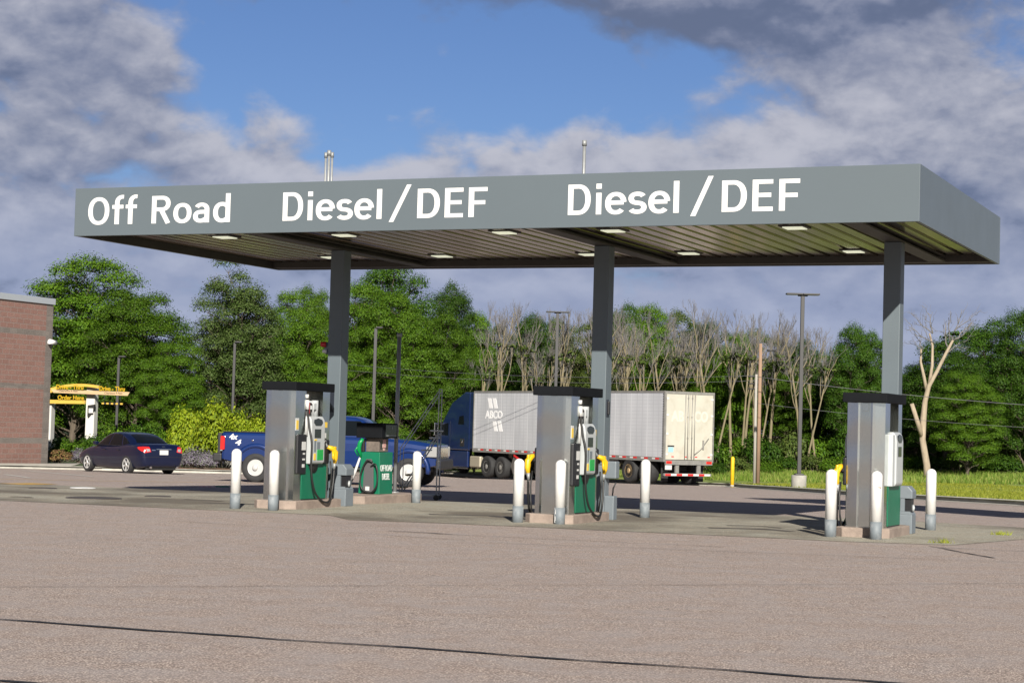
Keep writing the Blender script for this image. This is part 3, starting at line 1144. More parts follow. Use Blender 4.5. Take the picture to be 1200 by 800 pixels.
# plinths ------------------------------------------------------------
def plinth(u, v0, v1, hw, label, z=0.0, h=0.15):
    c = S(u, (v0 + v1) / 2, 0)
    l = (v1 - v0) / 2
    k = 0.14
    mb = MB()
    mb.prism([(-hw + k, -l), (hw - k, -l), (hw, -l + k), (hw, l - k), (hw - k, l), (-hw + k, l), (-hw, l - k), (-hw, -l + k)], 'z', -0.15, h, 0.012)
    o = mb.build('pump_plinth', M_BRICKP, None, (c.x, c.y, gz(c.y) + z), UVROT)
    tag(o, label, 'plinth', 'concrete pump plinths')


plinth(-17.42, 29.22, 31.15, 0.43, 'low concrete plinth under the left steel pump', h=0.15)
plinth(-12.02, 28.95, 30.9, 0.43, 'low concrete plinth under the middle steel pump', h=0.15)
plinth(-6.90, 29.42, 31.2, 0.43, 'low concrete plinth under the right steel pump', h=0.15)
plinth(-17.82, 32.5, 35.25, 0.46, 'stained low concrete plinth under the green off road diesel pump', h=0.17)

# bollards ------------------------------------------------------------
M_BOLW = mat('bollard_white', (0.70, 0.695, 0.68), 0.5, var=0.06, scale=4, dirt=(0.35, 0.33, 0.30), dscale=5, damt=0.25)
M_BOLG = mat('bollard_grey', (0.155, 0.178, 0.195), 0.6, var=0.15, scale=6, dirt=(0.5, 0.5, 0.5), dscale=9, damt=0.3)


def bollard(u, v, label):
    c = S(u, v)
    z = gz(c.y)
    o = thing('bollard', label, 'bollard', (c.x, c.y, z), random.uniform(0, 6), 'white bollards with grey feet around the pumps')
    mb = MB()
    r = 0.088
    mb.lathe([(r, 0.275), (r, 0.965)] + [(r * math.cos(a), 0.965 + r * math.sin(a)) for a in [i * PI / 16 for i in range(1, 9)]], 28)
    mb.build('post_sleeve', M_BOLW, o)
    mb = MB()
    mb.lathe([(r + 0.003, -0.05), (r + 0.003, 0.274), (r - 0.002, 0.2745)], 28)
    mb.build('foot', M_BOLG, o)
    return o


bl = [((-17.79, 28.62), 'white bollard left of the left pump, over the pickup rear wheel'),
      ((-17.06, 28.69), 'white bollard in front of the left steel pump end panel'),
      ((-17.16, 34.46), 'white bollard beside the rolling ladder and green pump'),
      ((-12.46, 28.80), 'white bollard at the left corner of the middle pump'),
      ((-11.76, 28.90), 'scuffed white bollard in front of the middle pump with scratched grey foot'),
      ((-11.53, 32.40), 'white bollard behind the middle column, before the trailer wheels'),
      ((-7.31, 29.17), 'white bollard left of the right pump beside its yellow nozzle'),
      ((-6.58, 29.09), 'white bollard with rusty nick in front of the right pump'),
      ((-6.49, 32.86), 'white bollard right of the right pump, before the grass verge')]
for (p, lab) in bl:
    b = bollard(*p, lab)
    if 'scuffed' in lab:
        mb = MB()
        rnd = random.Random(5)
        for i in range(7):
            a = PI + 0.55 + rnd.uniform(-0.2, 0.2)
            z = 0.03 + i * 0.035
            n = Vector((math.cos(a), math.sin(a), 0))
            t_ = Vector((-n.y, n.x, 0))
            c = n * 0.0925
            wd = rnd.uniform(0.006, 0.016)
            mb.poly([c - t_ * wd + Vector((0, 0, z)), c + t_ * wd + Vector((0, 0, z)), c + t_ * wd * 0.6 + Vector((0, 0, z + 0.036)), c - t_ * wd * 0.7 + Vector((0, 0, z + 0.036))])
        mb.build('paint_scrape', M_BOLW, b)
        b.rotation_euler = (0, 0, 0)
    if 'rusty' in lab:
        mb = MB()
        c = Vector((0.02, -0.0895, 0.80))
        mb.poly([c + Vector((-0.03, 0.001, 0)), c + Vector((0.03, 0.003, -0.006)), c + Vector((0.035, 0.003, 0.008)), c + Vector((-0.01, 0.0, 0.01))])
        mb.build('rust_nick', mat('rust', (0.22, 0.10, 0.05), 0.9), b)
        b.rotation_euler = (0, 0, 0)

# waste-and-squeegee bins at the columns ------------------------------------
def bin_unit(u, v, label, rot=0.0, s=1.0):
    c = S(u, v)
    o = thing('waste_bin', label, 'bin', (c.x, c.y, gz(c.y)), UVROT + rot, 'grey hooded bins at the canopy columns')
    o.scale = (s, s, s)
    W = 0.21
    mb = MB()
    mb.box(-W, W, -W, W, 0.0, 0.43, 0.02)
    mb.prism([(-W, 0.43), (W, 0.43), (W - 0.05, 0.50), (-W + 0.05, 0.50)], 'y', -W + 0.005, W - 0.005)
    mb.build('body', M_GREYP, o)
    mb = MB()
    mb.box(-W + 0.02, W - 0.17, -W + 0.01, W - 0.01, 0.502, 0.78)
    mb.box(W - 0.18, W - 0.07, W - 0.1, W - 0.012, 0.501, 0.78)
    mb.build('back_post', M_GREYP, o)
    mb = MB()
    mb.box(W - 0.165, W - 0.03, -W + 0.05, W - 0.12, 0.48, 0.775)
    mb.build('opening', M_BLACK, o)
    mb = MB()
    mb.tube([(W - 0.02, -0.02, 0.50), (W + 0.0, -0.05, 0.58), (W - 0.02, 0.0, 0.63)], 0.03, 8)
    mb.build('squeegee', M_CONS, o)
    mb = MB()
    mb.prism([(-W, 0.78), (W, 0.78), (W, 0.95), (W - 0.10, 1.06), (-W + 0.10, 1.06), (-W, 0.95)], 'y', -W, W, 0.015)
    mb.build('hood', M_GREYP, o)
    return o


bin_unit(-17.16, 31.36, 'grey hooded bin on the right of the left column, beside the green pump', s=0.74)
bin_unit(-6.62, 31.35, 'grey hooded bin behind the right pump with its window open', s=0.74)
c = S(-17.75, 31.16)
o = MB().box(-0.23, 0.23, -0.13, 0.13, 0, 0.70, 0.02).box(-0.19, 0.19, -0.10, 0.10, 0.702, 0.76, 0.02).build('service_box', M_GREYP, None, (c.x, c.y, gz(c.y)), UVROT)
tag(o, 'plain grey service box between the left pump and its column', 'box')
c = S(-11.70, 31.10)
o = thing('squeegee_stand', 'grey squeegee holder on a post right of the middle pump', 'squeegee holder', (c.x, c.y, gz(c.y)), UVROT)
MB().box(-0.09, 0.09, -0.09, 0.09, 0, 0.42, 0.015).build('lower_bucket', M_GREYP, o)
MB().box(-0.10, 0.12, -0.09, 0.09, 0.72, 1.02, 0.02).build('upper_bucket', M_GREYP, o)
MB().box(-0.14, -0.105, -0.05, 0.05, 0.3, 1.1, 0.008).build('post', M_GALV, o)
MB().tube([(0.03, 0, 0.40), (0.05, -0.02, 0.55), (0.10, -0.02, 0.66)], 0.014, 8).build('squeegee_handle', M_BLACK, o)
c = S(-12.02, 31.14)
o = MB().box(-0.23, 0.23, -0.11, 0.11, 0, 0.95, 0.02).box(-0.19, 0.19, -0.08, 0.08, 0.952, 1.0, 0.02).build('service_box', M_GREYP, None, (c.x, c.y, gz(c.y)), UVROT)
tag(o, 'tall grey service box against the middle column behind the pump', 'box')

# ------------------------------------------------------------------ green off road diesel pump
c = S(-17.86, 34.0)
gp = thing('diesel_pump', 'old green off road diesel pump with black top box behind the left column', 'fuel pump', (c.x, c.y, gz(c.y) + 0.17), UVROT)
mb = MB()
mb.prism([(-0.24, 0.0), (0.24, 0.0), (0.225, 0.84), (-0.20, 0.84)], 'y', -0.27, 0.30, 0.012)
gb = mb.build('cabinet', M_GREEN, gp)
mb = MB()
mb.prism([(-0.13, 0.02), (0.12, 0.02), (0.10, 0.60), (0.05, 0.70), (-0.06, 0.70), (-0.10, 0.60)], 'y', -0.30, -0.272, 0.006)
fp = mb.build('front_panel', mat('pump_grey_panel', (0.075, 0.075, 0.078), 0.6), gp)
MB().box(-0.06, 0.03, -0.306, -0.301, 0.07, 0.15).build('sticker', M_PAPER, fp)
mb = MB()
mb.box(-0.13, 0.17, -0.2, 0.2, 0.845, 1.12, 0.01)
neck = mb.build('neck', mat('pump_neck', (0.16, 0.13, 0.11), 0.7, var=0.4, scale=8), gp)
mb = MB()
mb.box(0.171, 0.178, -0.06, 0.08, 0.93, 1.09)
mb.box(0.171, 0.178, -0.02, 0.03, 0.87, 0.92)
mb.build('faded_notice', mat('faded_red', (0.45, 0.16, 0.13), 0.8, var=0.5, scale=30, col2=(0.55, 0.45, 0.42)), neck)
mb = MB()
for y in (-0.12, 0.13):
    mb.box(0.171, 0.177, y - 0.03, y + 0.03, 0.90, 1.06)
mb.build('gauge_window', M_SCREEN, neck)
mb = MB()
mb.box(-0.29, 0.29, -0.33, 0.36, 1.122, 1.42, 0.012)
tb = mb.build('display_box', M_CAP, gp)
MB().box(0.291, 0.297, -0.18, 0.30, 1.15, 1.39).build('display_glass', M_SCREEN, tb)
mb = MB()
mb.box(0.298, 0.302, -0.14, 0.27, 1.165, 1.185)
mb.box(0.298, 0.302, 0.07, 0.10, 1.29, 1.36)
mb.build('display_marks', M_GALV, tb)
XS = dict(parent=gb, org=(0.2415, 0, 0), xdir=(0, 1, 0), updir=(-0.018, 0, 1))
lettering('lettering', 'OFF ROAD', M_WHITE, x0=-0.24, x1=0.27, base=0.46, cap=0.125, bold=0.004, **XS)
lettering('lettering', 'DIESEL', M_WHITE, x0=-0.155, x1=0.17, base=0.29, cap=0.125, bold=0.004, **XS)
mb = MB()
mb.tube([(-0.20, -0.25, 0.72), (-0.24, -0.30, 0.90), (-0.20, -0.32, 1.02), (-0.15, -0.30, 1.10)], [0.03, 0.05, 0.045, 0.03], 10)
mb.tube([(-0.24, -0.33, 0.95), (-0.30, -0.34, 0.86), (-0.25, -0.30, 0.75)], 0.015, 8)
nz = mb.build('nozzle', mat('nozzle_green', (0.0, 0.22, 0.06), 0.4), gp)
MB().tube([(-0.22, -0.27, 0.72), (-0.30, -0.30, 0.45), (-0.34, -0.31, 0.30)], [0.02, 0.03, 0.02], 8).build('swivel', M_PAPER, nz)


def loop(pts, k=6):
    sm = []
    for a in range(len(pts) - 1):
        p0, p1, p2, p3 = [Vector(pts[min(max(i, 0), len(pts) - 1)]) for i in (a - 1, a, a + 1, a + 2)]
        for q in range(k):
            tt = q / k
            sm.append(0.5 * ((2 * p1) + (p2 - p0) * tt + (2 * p0 - 5 * p1 + 4 * p2 - p3) * tt * tt + (3 * p1 - p0 - 3 * p2 + p3) * tt ** 3))
    sm.append(Vector(pts[-1]))
    return sm


MB().tube(loop([(0.05, -0.30, 0.55), (0.18, -0.36, 0.60), (0.24, -0.37, 0.42), (0.22, -0.37, 0.16), (0.08, -0.36, 0.03), (-0.12, -0.36, 0.12), (-0.14, -0.36, 0.40), (-0.02, -0.36, 0.66), (0.10, -0.33, 0.64)]), 0.018, 8).build('hose', M_HOSE, gp)
MB().tube(loop([(-0.34, -0.31, 0.30), (-0.42, -0.32, 0.10), (-0.36, -0.33, 0.0), (-0.2, -0.34, -0.02), (-0.05, -0.34, 0.05)]), 0.016, 8).build('hose', M_HOSE, gp)
mb = MB()
mb.box(-0.24, -0.13, -0.29, -0.22, 0.84, 1.1, 0.01)
mb.build('nozzle_holster', M_BLACK, gp)

# riser pipe on the same plinth, up to the canopy roof
c = S(-17.90, 34.95)
o = MB().cyl((0, 0, 0), (0, 0, 3.22), 0.042, n=14).cyl((0, 0, 3.22), (0, 0, 3.30), 0.055, n=14).cyl((0, 0, 0), (0, 0, 0.03), 0.09, n=14).build('riser_pipe', mat('riser_grey', (0.30, 0.31, 0.32), 0.45, metal=0.3, var=0.2, scale=5), None, (c.x, c.y, gz(c.y) + 0.17))
tag(o, 'slim grey vent riser pipe standing on the green pump plinth', 'pipe')

# rolling ladder -------------------------------------------------------
c = at_y(491, 586, 41.0)
ld = thing('rolling_ladder', 'grey tubular rolling ladder with wooden treads behind the green pump', 'ladder', (c.x, c.y, gz(c.y)), UVROT + 0.35)
M_TUBE = mat('ladder_tube', (0.48, 0.49, 0.50), 0.5)
M_TREAD = mat('ladder_tread', (0.42, 0.32, 0.15), 0.8, var=0.4, scale=6)
mb = MB()
for y in (-0.30, 0.30):
    mb.tube([(-0.42, y, 0.10), (0.42, y, 0.10)], 0.015, 8)
    mb.tube([(0.40, y, 0.10), (0.40, y, 1.45)], 0.014, 8)
    mb.tube([(-0.42, y, 0.10), (0.38, y, 1.40)], 0.015, 8)
    mb.tube([(-0.40, y, 0.12), (-0.40, y, 1.1), (0.40, y, 2.35)], 0.010, 8)
    mb.tube([(0.40, y, 1.45), (0.40, y, 2.38)], 0.011, 8)
mb.tube([(0.40, -0.3, 2.38), (0.40, 0.3, 2.38)], 0.011, 8)
mb.tube([(0.40, -0.3, 1.42), (0.40, 0.3, 1.42)], 0.014, 8)
mb.tube([(0.40, -0.3, 0.7), (0.40, 0.3, 0.7)], 0.011, 8)
mb.tube([(-0.42, -0.3, 0.10), (-0.42, 0.3, 0.10)], 0.014, 8)
mb.build('frame', M_TUBE, ld)
for i in range(5):
    x = -0.36 + i * 0.165
    z = 0.24 + i * 0.27
    MB().box(x - 0.09, x + 0.09, -0.27, 0.27, z, z + 0.03, 0.004).build('tread', M_TREAD if i < 2 else M_TUBE, ld)
MB().box(0.22, 0.46, -0.28, 0.28, 1.47, 1.50, 0.004).build('platform', M_TUBE, ld)
for x in (-0.40, 0.40):
    for y in (-0.33, 0.33):
        MB().tube([(x, y - 0.02, 0.06), (x, y + 0.02, 0.06)], 0.06, 14).build('caster_wheel', M_HOSE, ld)

# fill-port lids, litter on the pad -------------------------------------
M_LID = mat('lid_steel', (0.10, 0.085, 0.075), 0.6, metal=0.3, var=0.4, scale=6)
for (px, py, y, r, m, lab) in ((110, 584, 35.8, 0.52, M_LID, 'large dark round tank lid set in the pad'), (50, 573.5, 41.2, 0.30, M_LID, 'dark round tank lid farthest left on the pad'),
                               (185, 580.5, 37.8, 0.26, M_LID, 'dark round tank lid between the big lid and the left pump'),
                               (97, 572, 42.3, 0.28, mat('lid_white', (0.6, 0.6, 0.6), 0.7, var=0.4, scale=9), 'white painted fill cap behind the big dark lid'),
                               (243, 570.3, 46.9, 0.20, mat('lid_red', (0.40, 0.07, 0.07), 0.7, var=0.4, scale=9, col2=(0.6, 0.55, 0.55)), 'red and white painted fill cap beside the left bollard'),
                               (259, 570.2, 47.2, 0.20, mat('lid_green', (0.03, 0.20, 0.12), 0.7, var=0.4, scale=9), 'green painted fill cap beside the red one')):
    p = at_y(px, py, y)
    o = MB().lathe([(r * 1.02, -0.02), (r, 0.018), (r * 0.93, 0.022), (r * 0.90, 0.018), (0.0, 0.018)], 28).build('tank_lid', m, None, (p.x, p.y, gz(p.y)))
    tag(o, lab, 'tank lid', 'tank lids in the forecourt')
# ------------------------------------------------------------------ vehicles
M_TYRE = mat('tyre_rubber', (0.022, 0.022, 0.023), 0.8, var=0.3, scale=8)
M_RIM = mat('rim_alloy', (0.62, 0.62, 0.61), 0.35, metal=0.4, rvar=0.1, var=0.1)
M_RIMW = mat('rim_steel_white', (0.50, 0.50, 0.49), 0.35, metal=0.3)
M_GLASS = mat('dark_glass', (0.006, 0.008, 0.010), 0.12, spec=0.3, ior=1.18)
M_CARGL = mat('tinted_car_glass', (0.004, 0.005, 0.007), 0.08, spec=0.35, ior=1.3)
M_CHROME = mat('chrome', (0.7, 0.7, 0.7), 0.12, metal=1.0)
M_TRIM = mat('black_trim', (0.016, 0.016, 0.017), 0.55)
M_TAIL = mat('tail_red', (0.55, 0.015, 0.012), 0.2, coat=0.6)
M_CLEAR = mat('lamp_clear', (0.26, 0.26, 0.26), 0.15, coat=0.5)
M_AMBER = mat('lamp_amber', (0.75, 0.20, 0.01), 0.25, coat=0.5)
M_PLATE = mat('plate', (0.52, 0.50, 0.49), 0.5)
M_UNDER = mat('underbody', (0.012, 0.012, 0.012), 0.8)
M_CARB = mat('sedan_navy', (0.002, 0.005, 0.024), 0.32, metal=0.0, coat=0.7, spec=0.3)
M_PICK = mat('pickup_blue', (0.0045, 0.023, 0.115), 0.30, metal=0.15, coat=0.8)
M_TRAC = mat('tractor_navy', (0.008, 0.020, 0.080), 0.32, metal=0.2, coat=0.9)


def wheel(par, x, y, r, wd, side, rim_r, m_rim, kind='alloy', z=None):
    """wheel with tyre and rim; the outer face looks to side*y"""
    z = r if z is None else z
    mb = MB()
    M = Matrix.Translation((x, y, z)) @ Matrix.Rotation(-PI / 2 * side, 4, 'X')
    mb.lathe([(rim_r, -wd / 2), (r * 0.93, -wd / 2), (r, -wd / 2 + 0.03), (r, wd / 2 - 0.03), (r * 0.93, wd / 2), (rim_r + 0.015, wd / 2 - 0.004), (rim_r, wd / 2 - 0.02)], 36, M)
    t = mb.build('wheel', M_TYRE, par)
    mb = MB()
    if kind == 'alloy':
        mb.lathe([(rim_r + 0.004, wd / 2 - 0.03), (rim_r + 0.004, wd / 2 - 0.006), (rim_r - 0.02, wd / 2 - 0.006), (rim_r - 0.03, wd / 2 - 0.05)], 36, M)
        for k in range(5):
            a = 2 * PI * k / 5 + 0.3
            for da in (-0.11, 0.11):
                mb.box(0.03, rim_r - 0.02, -0.022, 0.022, wd / 2 - 0.045, wd / 2 - 0.012, 0.006, M @ Matrix.Rotation(a + da, 4, 'Z'))
        mb.lathe([(0.06, wd / 2 - 0.05), (0.06, wd / 2 - 0.008), (0.0, wd / 2 - 0.004)], 20, M)
        rim = mb.build('rim', m_rim, t)
        mb = MB()
        mb.lathe([(rim_r, wd / 2 - 0.055), (0.0, wd / 2 - 0.055)], 24, M)
        mb.build('brake_disc', M_UNDER, t)
    elif kind == 'steel':
        mb.lathe([(rim_r + 0.005, wd / 2 - 0.01), (rim_r - 0.012, wd / 2 - 0.006), (rim_r - 0.03, wd / 2 - 0.06), (rim_r * 0.70, wd / 2 - 0.05), (rim_r * 0.62, wd / 2 - 0.02), (0.085, wd / 2 - 0.025), (0.08, wd / 2 + 0.03), (0.055, wd / 2 + 0.045), (0, wd / 2 + 0.045)], 36, M)
        rim = mb.build('rim', m_rim, t)
        mb = MB()
        for k in range(8):
            a = 2 * PI * k / 8
            mb.lathe([(0.028, 0), (0.028, 0.012), (0, 0.012)], 10, M @ Matrix.Rotation(a, 4, 'Z') @ Matrix.Translation((rim_r * 0.83, 0, wd / 2 - 0.062)))
        mb.build('rim_holes', M_UNDER, t)
    else:
        mb.lathe([(rim_r + 0.005, wd / 2 - 0.02), (rim_r - 0.015, wd / 2 - 0.015), (rim_r - 0.04, wd / 2 - 0.14), (0.13, wd / 2 - 0.12), (0.12, wd / 2 - 0.02), (0.09, wd / 2 + 0.0), (0, wd / 2)], 30, M)
        rim = mb.build('rim', m_rim, t)
    return t


def section(x, zb, zt, hw, tuck=0.90, shoulder=0.13, crown=0.02, top=0.80):
    """half body section mirrored: list of points (x,y,z) round the loop"""
    h = zt - zb
    half = [(0, zb), (hw * tuck * 0.9, zb), (hw * tuck, zb + 0.03), (hw * 0.985, zb + h * 0.30), (hw, zb + h * 0.58), (hw * 0.985, zt - min(shoulder, h * 0.2)), (hw * (top + 0.1), zt - 0.02), (hw * top, zt), (hw * 0.4, zt + crown), (0, zt + crown)]
    pts = half + [(-y, z) for y, z in half[-2:0:-1]]
    return [(x, y, z) for y, z in pts]


def arches(o, wells, width):
    """cut wheel wells with real booleans"""
    mb = MB()
    for (x, z, r, y0, y1) in wells:
        mb.tube([(x, y0, z), (x, y1, z)], r, 32)
    cut = mb.build('cutter', M_UNDER)
    cut.hide_render = True

    def f(ob):
        m = ob.modifiers.new('b', 'BOOLEAN')
        m.operation = 'DIFFERENCE'
        m.solver = 'EXACT'
        m.object = cut
    modified(o, f)
    me = cut.data
    bpy.data.objects.remove(cut)
    bpy.data.meshes.remove(me)


def subdiv(o, lv=1):
    def f(ob):
        m = ob.modifiers.new('s', 'SUBSURF')
        m.levels = lv
        m.render_levels = lv
    return modified(o, f)


def shade(o):
    for p in o.data.polygons:
        p.use_smooth = True
    return o


# ---- sedan -----------------------------------------------------------------
hd = Vector((-0.655, 0.756, 0)).normalized()
rear_w = at_y(146.5, 553.8, 66.0)
car = thing('sedan', 'dark blue four door sedan parked by the kerb near the brick building', 'car', (0, 0, 0), math.atan2(hd.y, hd.x))
WB, TRK, RW = 2.776, 0.80, 0.325
# rear-left wheel stands on rear_w: local (-1.39, +TRK)
lw = Matrix.Rotation(math.atan2(hd.y, hd.x), 3, 'Z') @ Vector((-1.36, TRK + 0.1, 0))
car.location = (rear_w.x - lw.x, rear_w.y - lw.y, gz(rear_w.y - lw.y))
slope = -0.020
car.rotation_euler = (0, 0, math.atan2(hd.y, hd.x))
mb = MB()
ST = [(-2.40, 0.40, 0.84, 0.66, 0.75), (-2.36, 0.30, 0.97, 0.76, 0.80), (-2.24, 0.24, 1.055, 0.83, 0.83), (-1.9, 0.20, 1.065, 0.875, 0.84), (-1.4, 0.18, 1.03, 0.895, 0.85), (-0.6, 0.17, 0.975, 0.898, 0.86),
      (0.3, 0.17, 0.955, 0.898, 0.86), (0.95, 0.18, 0.96, 0.895, 0.84), (1.5, 0.19, 0.90, 0.885, 0.80), (1.95, 0.21, 0.80, 0.85, 0.78), (2.22, 0.24, 0.69, 0.78, 0.76), (2.38, 0.32, 0.56, 0.62, 0.7)]
mb.loft([section(x, zb, zt, hw, top=tp - 0.08, shoulder=0.10) for x, zb, zt, hw, tp in ST])
body = mb.build('body', M_CARB, car)
subdiv(body, 2)
arches(body, [(1.416, RW + 0.01, 0.385, 0.55, 1.2), (-1.36, RW + 0.01, 0.385, 0.55, 1.2), (1.416, RW + 0.01, 0.385, -1.2, -0.55), (-1.36, RW + 0.01, 0.385, -1.2, -0.55)], 1)
# greenhouse
mb = MB()


def ghs(x, zt, wb, wt, zb=0.93):
    half = [(0, zb), (wb, zb), (wb - (wb - wt) * 0.06, zb + 0.05), (wt + 0.03, zt - 0.10), (wt - 0.03, zt - 0.035), (wt - 0.13, zt - 0.005), (wt * 0.4, zt + 0.01), (0, zt + 0.012)]
    pts = half + [(-y, z) for y, z in half[-2:0:-1]]
    return [(x, y, z) for y, z in pts]


mb.loft([ghs(-1.86, 1.075, 0.60, 0.55), ghs(-1.55, 1.17, 0.74, 0.60), ghs(-1.15, 1.325, 0.80, 0.615), ghs(-0.75, 1.415, 0.825, 0.62), ghs(-0.25, 1.455, 0.835, 0.62), ghs(0.2, 1.44, 0.835, 0.615), ghs(0.55, 1.34, 0.83, 0.62), ghs(0.95, 1.14, 0.81, 0.63), ghs(1.3, 0.97, 0.74, 0.62)])
cabin = mb.build('cabin', M_CARB, car)
subdiv(cabin, 2)


def gridcut(bm, axes, step=0.055):
    """cut a flat outline into small cells so that it can follow a curved body"""
    for ax_ in axes:
        lo, hi = min(v.co[ax_] for v in bm.verts), max(v.co[ax_] for v in bm.verts)
        q = lo + step
        while q < hi:
            co_, no_ = [0, 0, 0], [0, 0, 0]
            co_[ax_], no_[ax_] = q, 1
            bmesh.ops.bisect_plane(bm, geom=bm.verts[:] + bm.edges[:] + bm.faces[:], plane_co=co_, plane_no=no_)
            q += step
    bmesh.ops.triangulate(bm, faces=bm.faces[:])


def project_window(target, outline, side, name, m, par, off=0.006):
    """glass laid on the body side: outline in (x,z), follows the surface"""
    bm = bmesh.new()
    vs = [bm.verts.new((x, 0, z)) for x, z in outline]
    f = bm.faces.new(vs)
    gridcut(bm, (0, 2))
    for v in bm.verts:
        ok, loc, nrm, _ = target.ray_cast(Vector((v.co.x, 3 * side, v.co.z)), Vector((0, -side, 0)))
        if ok:
            v.co = loc + nrm * off
        else:
            v.co.y = 0.7 * side
    bmesh.ops.recalc_face_normals(bm, faces=bm.faces[:])
    me = bpy.data.meshes.new(name)
    bm.to_mesh(me)
    bm.free()
    me.materials.append(m)
    for p in me.polygons:
        p.use_smooth = True
    return link(name, me, par)


def project_end(target, outline, sgn, name, m, par, off=0.006):
    """glass or lamp laid on front/back: outline in (y,z)"""
    bm = bmesh.new()
    bm.faces.new([bm.verts.new((0, y, z)) for y, z in outline])
    gridcut(bm, (1, 2))
    for v in bm.verts:
        ok, loc, nrm, _ = target.ray_cast(Vector((4 * sgn, v.co.y, v.co.z)), Vector((-sgn, 0, 0)))
        if ok:
            v.co = loc + nrm * off
    bmesh.ops.recalc_face_normals(bm, faces=bm.faces[:])
    me = bpy.data.meshes.new(name)
    bm.to_mesh(me)
    bm.free()
    me.materials.append(m)
    for p in me.polygons:
        p.use_smooth = True
    return link(name, me, par)


for s in (1, -1):
    project_window(cabin, [(0.02, 0.985), (0.80, 0.985), (0.72, 1.07), (0.40, 1.28), (0.10, 1.365), (0.0, 1.37)], s, 'side_window', M_CARGL, car)
    project_window(cabin, [(-0.88, 0.985), (-0.04, 0.985), (-0.06, 1.37), (-0.40, 1.375), (-0.66, 1.34)], s, 'side_window', M_CARGL, car)
    project_window(cabin, [(-1.30, 1.06), (-0.95, 0.99), (-0.74, 1.30), (-0.98, 1.22)], s, 'quarter_window', M_CARGL, car)
project_end(cabin, [(-0.60, 1.09), (0.60, 1.09), (0.55, 1.20), (0.50, 1.36), (0.3, 1.385), (-0.3, 1.385), (-0.50, 1.36), (-0.55, 1.20)], -1, 'rear_window', M_CARGL, car)
project_end(cabin, [(-0.62, 1.0), (0.62, 1.0), (0.55, 1.38), (-0.55, 1.38)], 1, 'windscreen', M_GLASS, car)
for s in (1, -1):
    tl = project_end(body, [(0.50 * s, 0.80), (0.74 * s, 0.76), (0.80 * s, 0.86), (0.76 * s, 0.97), (0.56 * s, 0.97)], -1, 'tail_light', M_TAIL, car, 0.008)
    project_window(body, [(-2.30, 0.80), (-2.06, 0.90), (-2.02, 0.96), (-2.22, 0.965), (-2.32, 0.92)], s, 'tail_light_side', M_TAIL, tl, 0.008)
    project_end(body, [(0.54 * s, 0.82), (0.66 * s, 0.80), (0.68 * s, 0.90), (0.56 * s, 0.90)], -1, 'reversing_lamp', M_CLEAR, tl, 0.014)
    MB().tube([(-2.36, 0.52 * s, 0.27), (-2.46, 0.52 * s, 0.26)], 0.04, 14).build('exhaust_tip', M_CHROME, car)
    MB().box(0.62, 0.80, 0.88 * s - 0.02, 0.88 * s + 0.13 * s, 0.97, 1.09, 0.03).build('mirror', M_CARB, car)
    for x in (0.15, -0.82):
        MB().box(x - 0.09, x + 0.09, 0.895 * s - 0.012, 0.895 * s + 0.022, 0.82, 0.85, 0.01).build('door_handle', M_CARB, car)
    project_window(body, [(0.02, 0.30), (0.034, 0.30), (0.034, 0.92), (0.02, 0.92)], s, 'door_gap', M_TRIM, car, 0.003)
    project_window(body, [(-0.90, 0.52), (-0.886, 0.52), (-0.886, 0.93), (-0.90, 0.93)], s, 'door_gap', M_TRIM, car, 0.003)
    project_window(body, [(0.98, 0.30), (0.994, 0.30), (0.994, 0.90), (0.98, 0.90)], s, 'door_gap', M_TRIM, car, 0.003)
pl = project_end(body, [(-0.17, 0.70), (0.17, 0.70), (0.17, 0.86), (-0.17, 0.86)], -1, 'number_plate', M_PLATE, car, 0.012)
project_end(body, [(-0.30, 0.875), (0.30, 0.875), (0.29, 0.905), (-0.29, 0.905)], -1, 'trunk_chrome', M_CHROME, car, 0.016)
project_end(body, [(-0.06, 0.945), (0.06, 0.945), (0.06, 1.0), (-0.06, 1.0)], -1, 'badge', M_CHROME, car, 0.010)
project_end(body, [(0.33, 0.845), (0.47, 0.845), (0.47, 0.875), (0.33, 0.875)], -1, 'script_badge', M_CHROME, car, 0.010)
project_end(body, [(-0.78, 0.615), (0.78, 0.615), (0.78, 0.627), (-0.78, 0.627)], -1, 'bumper_gap', M_TRIM, car, 0.004)
MB().box(-2.25, 2.2, -0.60, 0.60, 0.16, 0.42, 0.05).build('underbody', M_UNDER, car)
for x in (1.416, -1.36):
    for s in (1, -1):
        wheel(car, x, (TRK - 0.01) * s, RW, 0.205, s, 0.225, M_RIM, 'alloy')

# ---- pickup -----------------------------------------------------------------
rw = at_y(299, 564.8, 54.4)
fw = at_y(478, 571.3, 53.7)
pk_h = Vector((fw.x - rw.x, fw.y - rw.y, 0))
ang = math.atan2(pk_h.y, pk_h.x)
PWB = pk_h.length
# near side wheels touch at rw/fw; the near side looks toward the camera (right-hand side when heading +x): local y = -0.87
mid = (rw + fw) / 2
rot = Matrix.Rotation(ang, 3, 'Z')
org = Vector((mid.x, mid.y, 0)) - rot @ Vector((0, -0.95, 0))
pk = thing('pickup_truck', 'bright blue crew cab pickup truck crossing behind the left fuel pump', 'pickup', (org.x, org.y, gz(mid.y)), ang)
a = PWB / 2
PR = 0.41
RB, FB = -a - 1.04, a + 0.80
mb = MB()
HWB = 0.985


def psec(x, zb, zt, hw=HWB, top=0.93, sh=0.08):
    half = [(0, zb), (hw * 0.86, zb), (hw * 0.965, zb + 0.03), (hw * 0.985, zb + 0.22), (hw, zb + (zt - zb) * 0.55), (hw, zt - sh - 0.10), (hw * 0.985, zt - sh), (hw * top, zt - 0.005), (hw * top * 0.98, zt), (0, zt)]
    return [(x, y, z) for y, z in half + [(-y, z) for y, z in half[-2:0:-1]]]


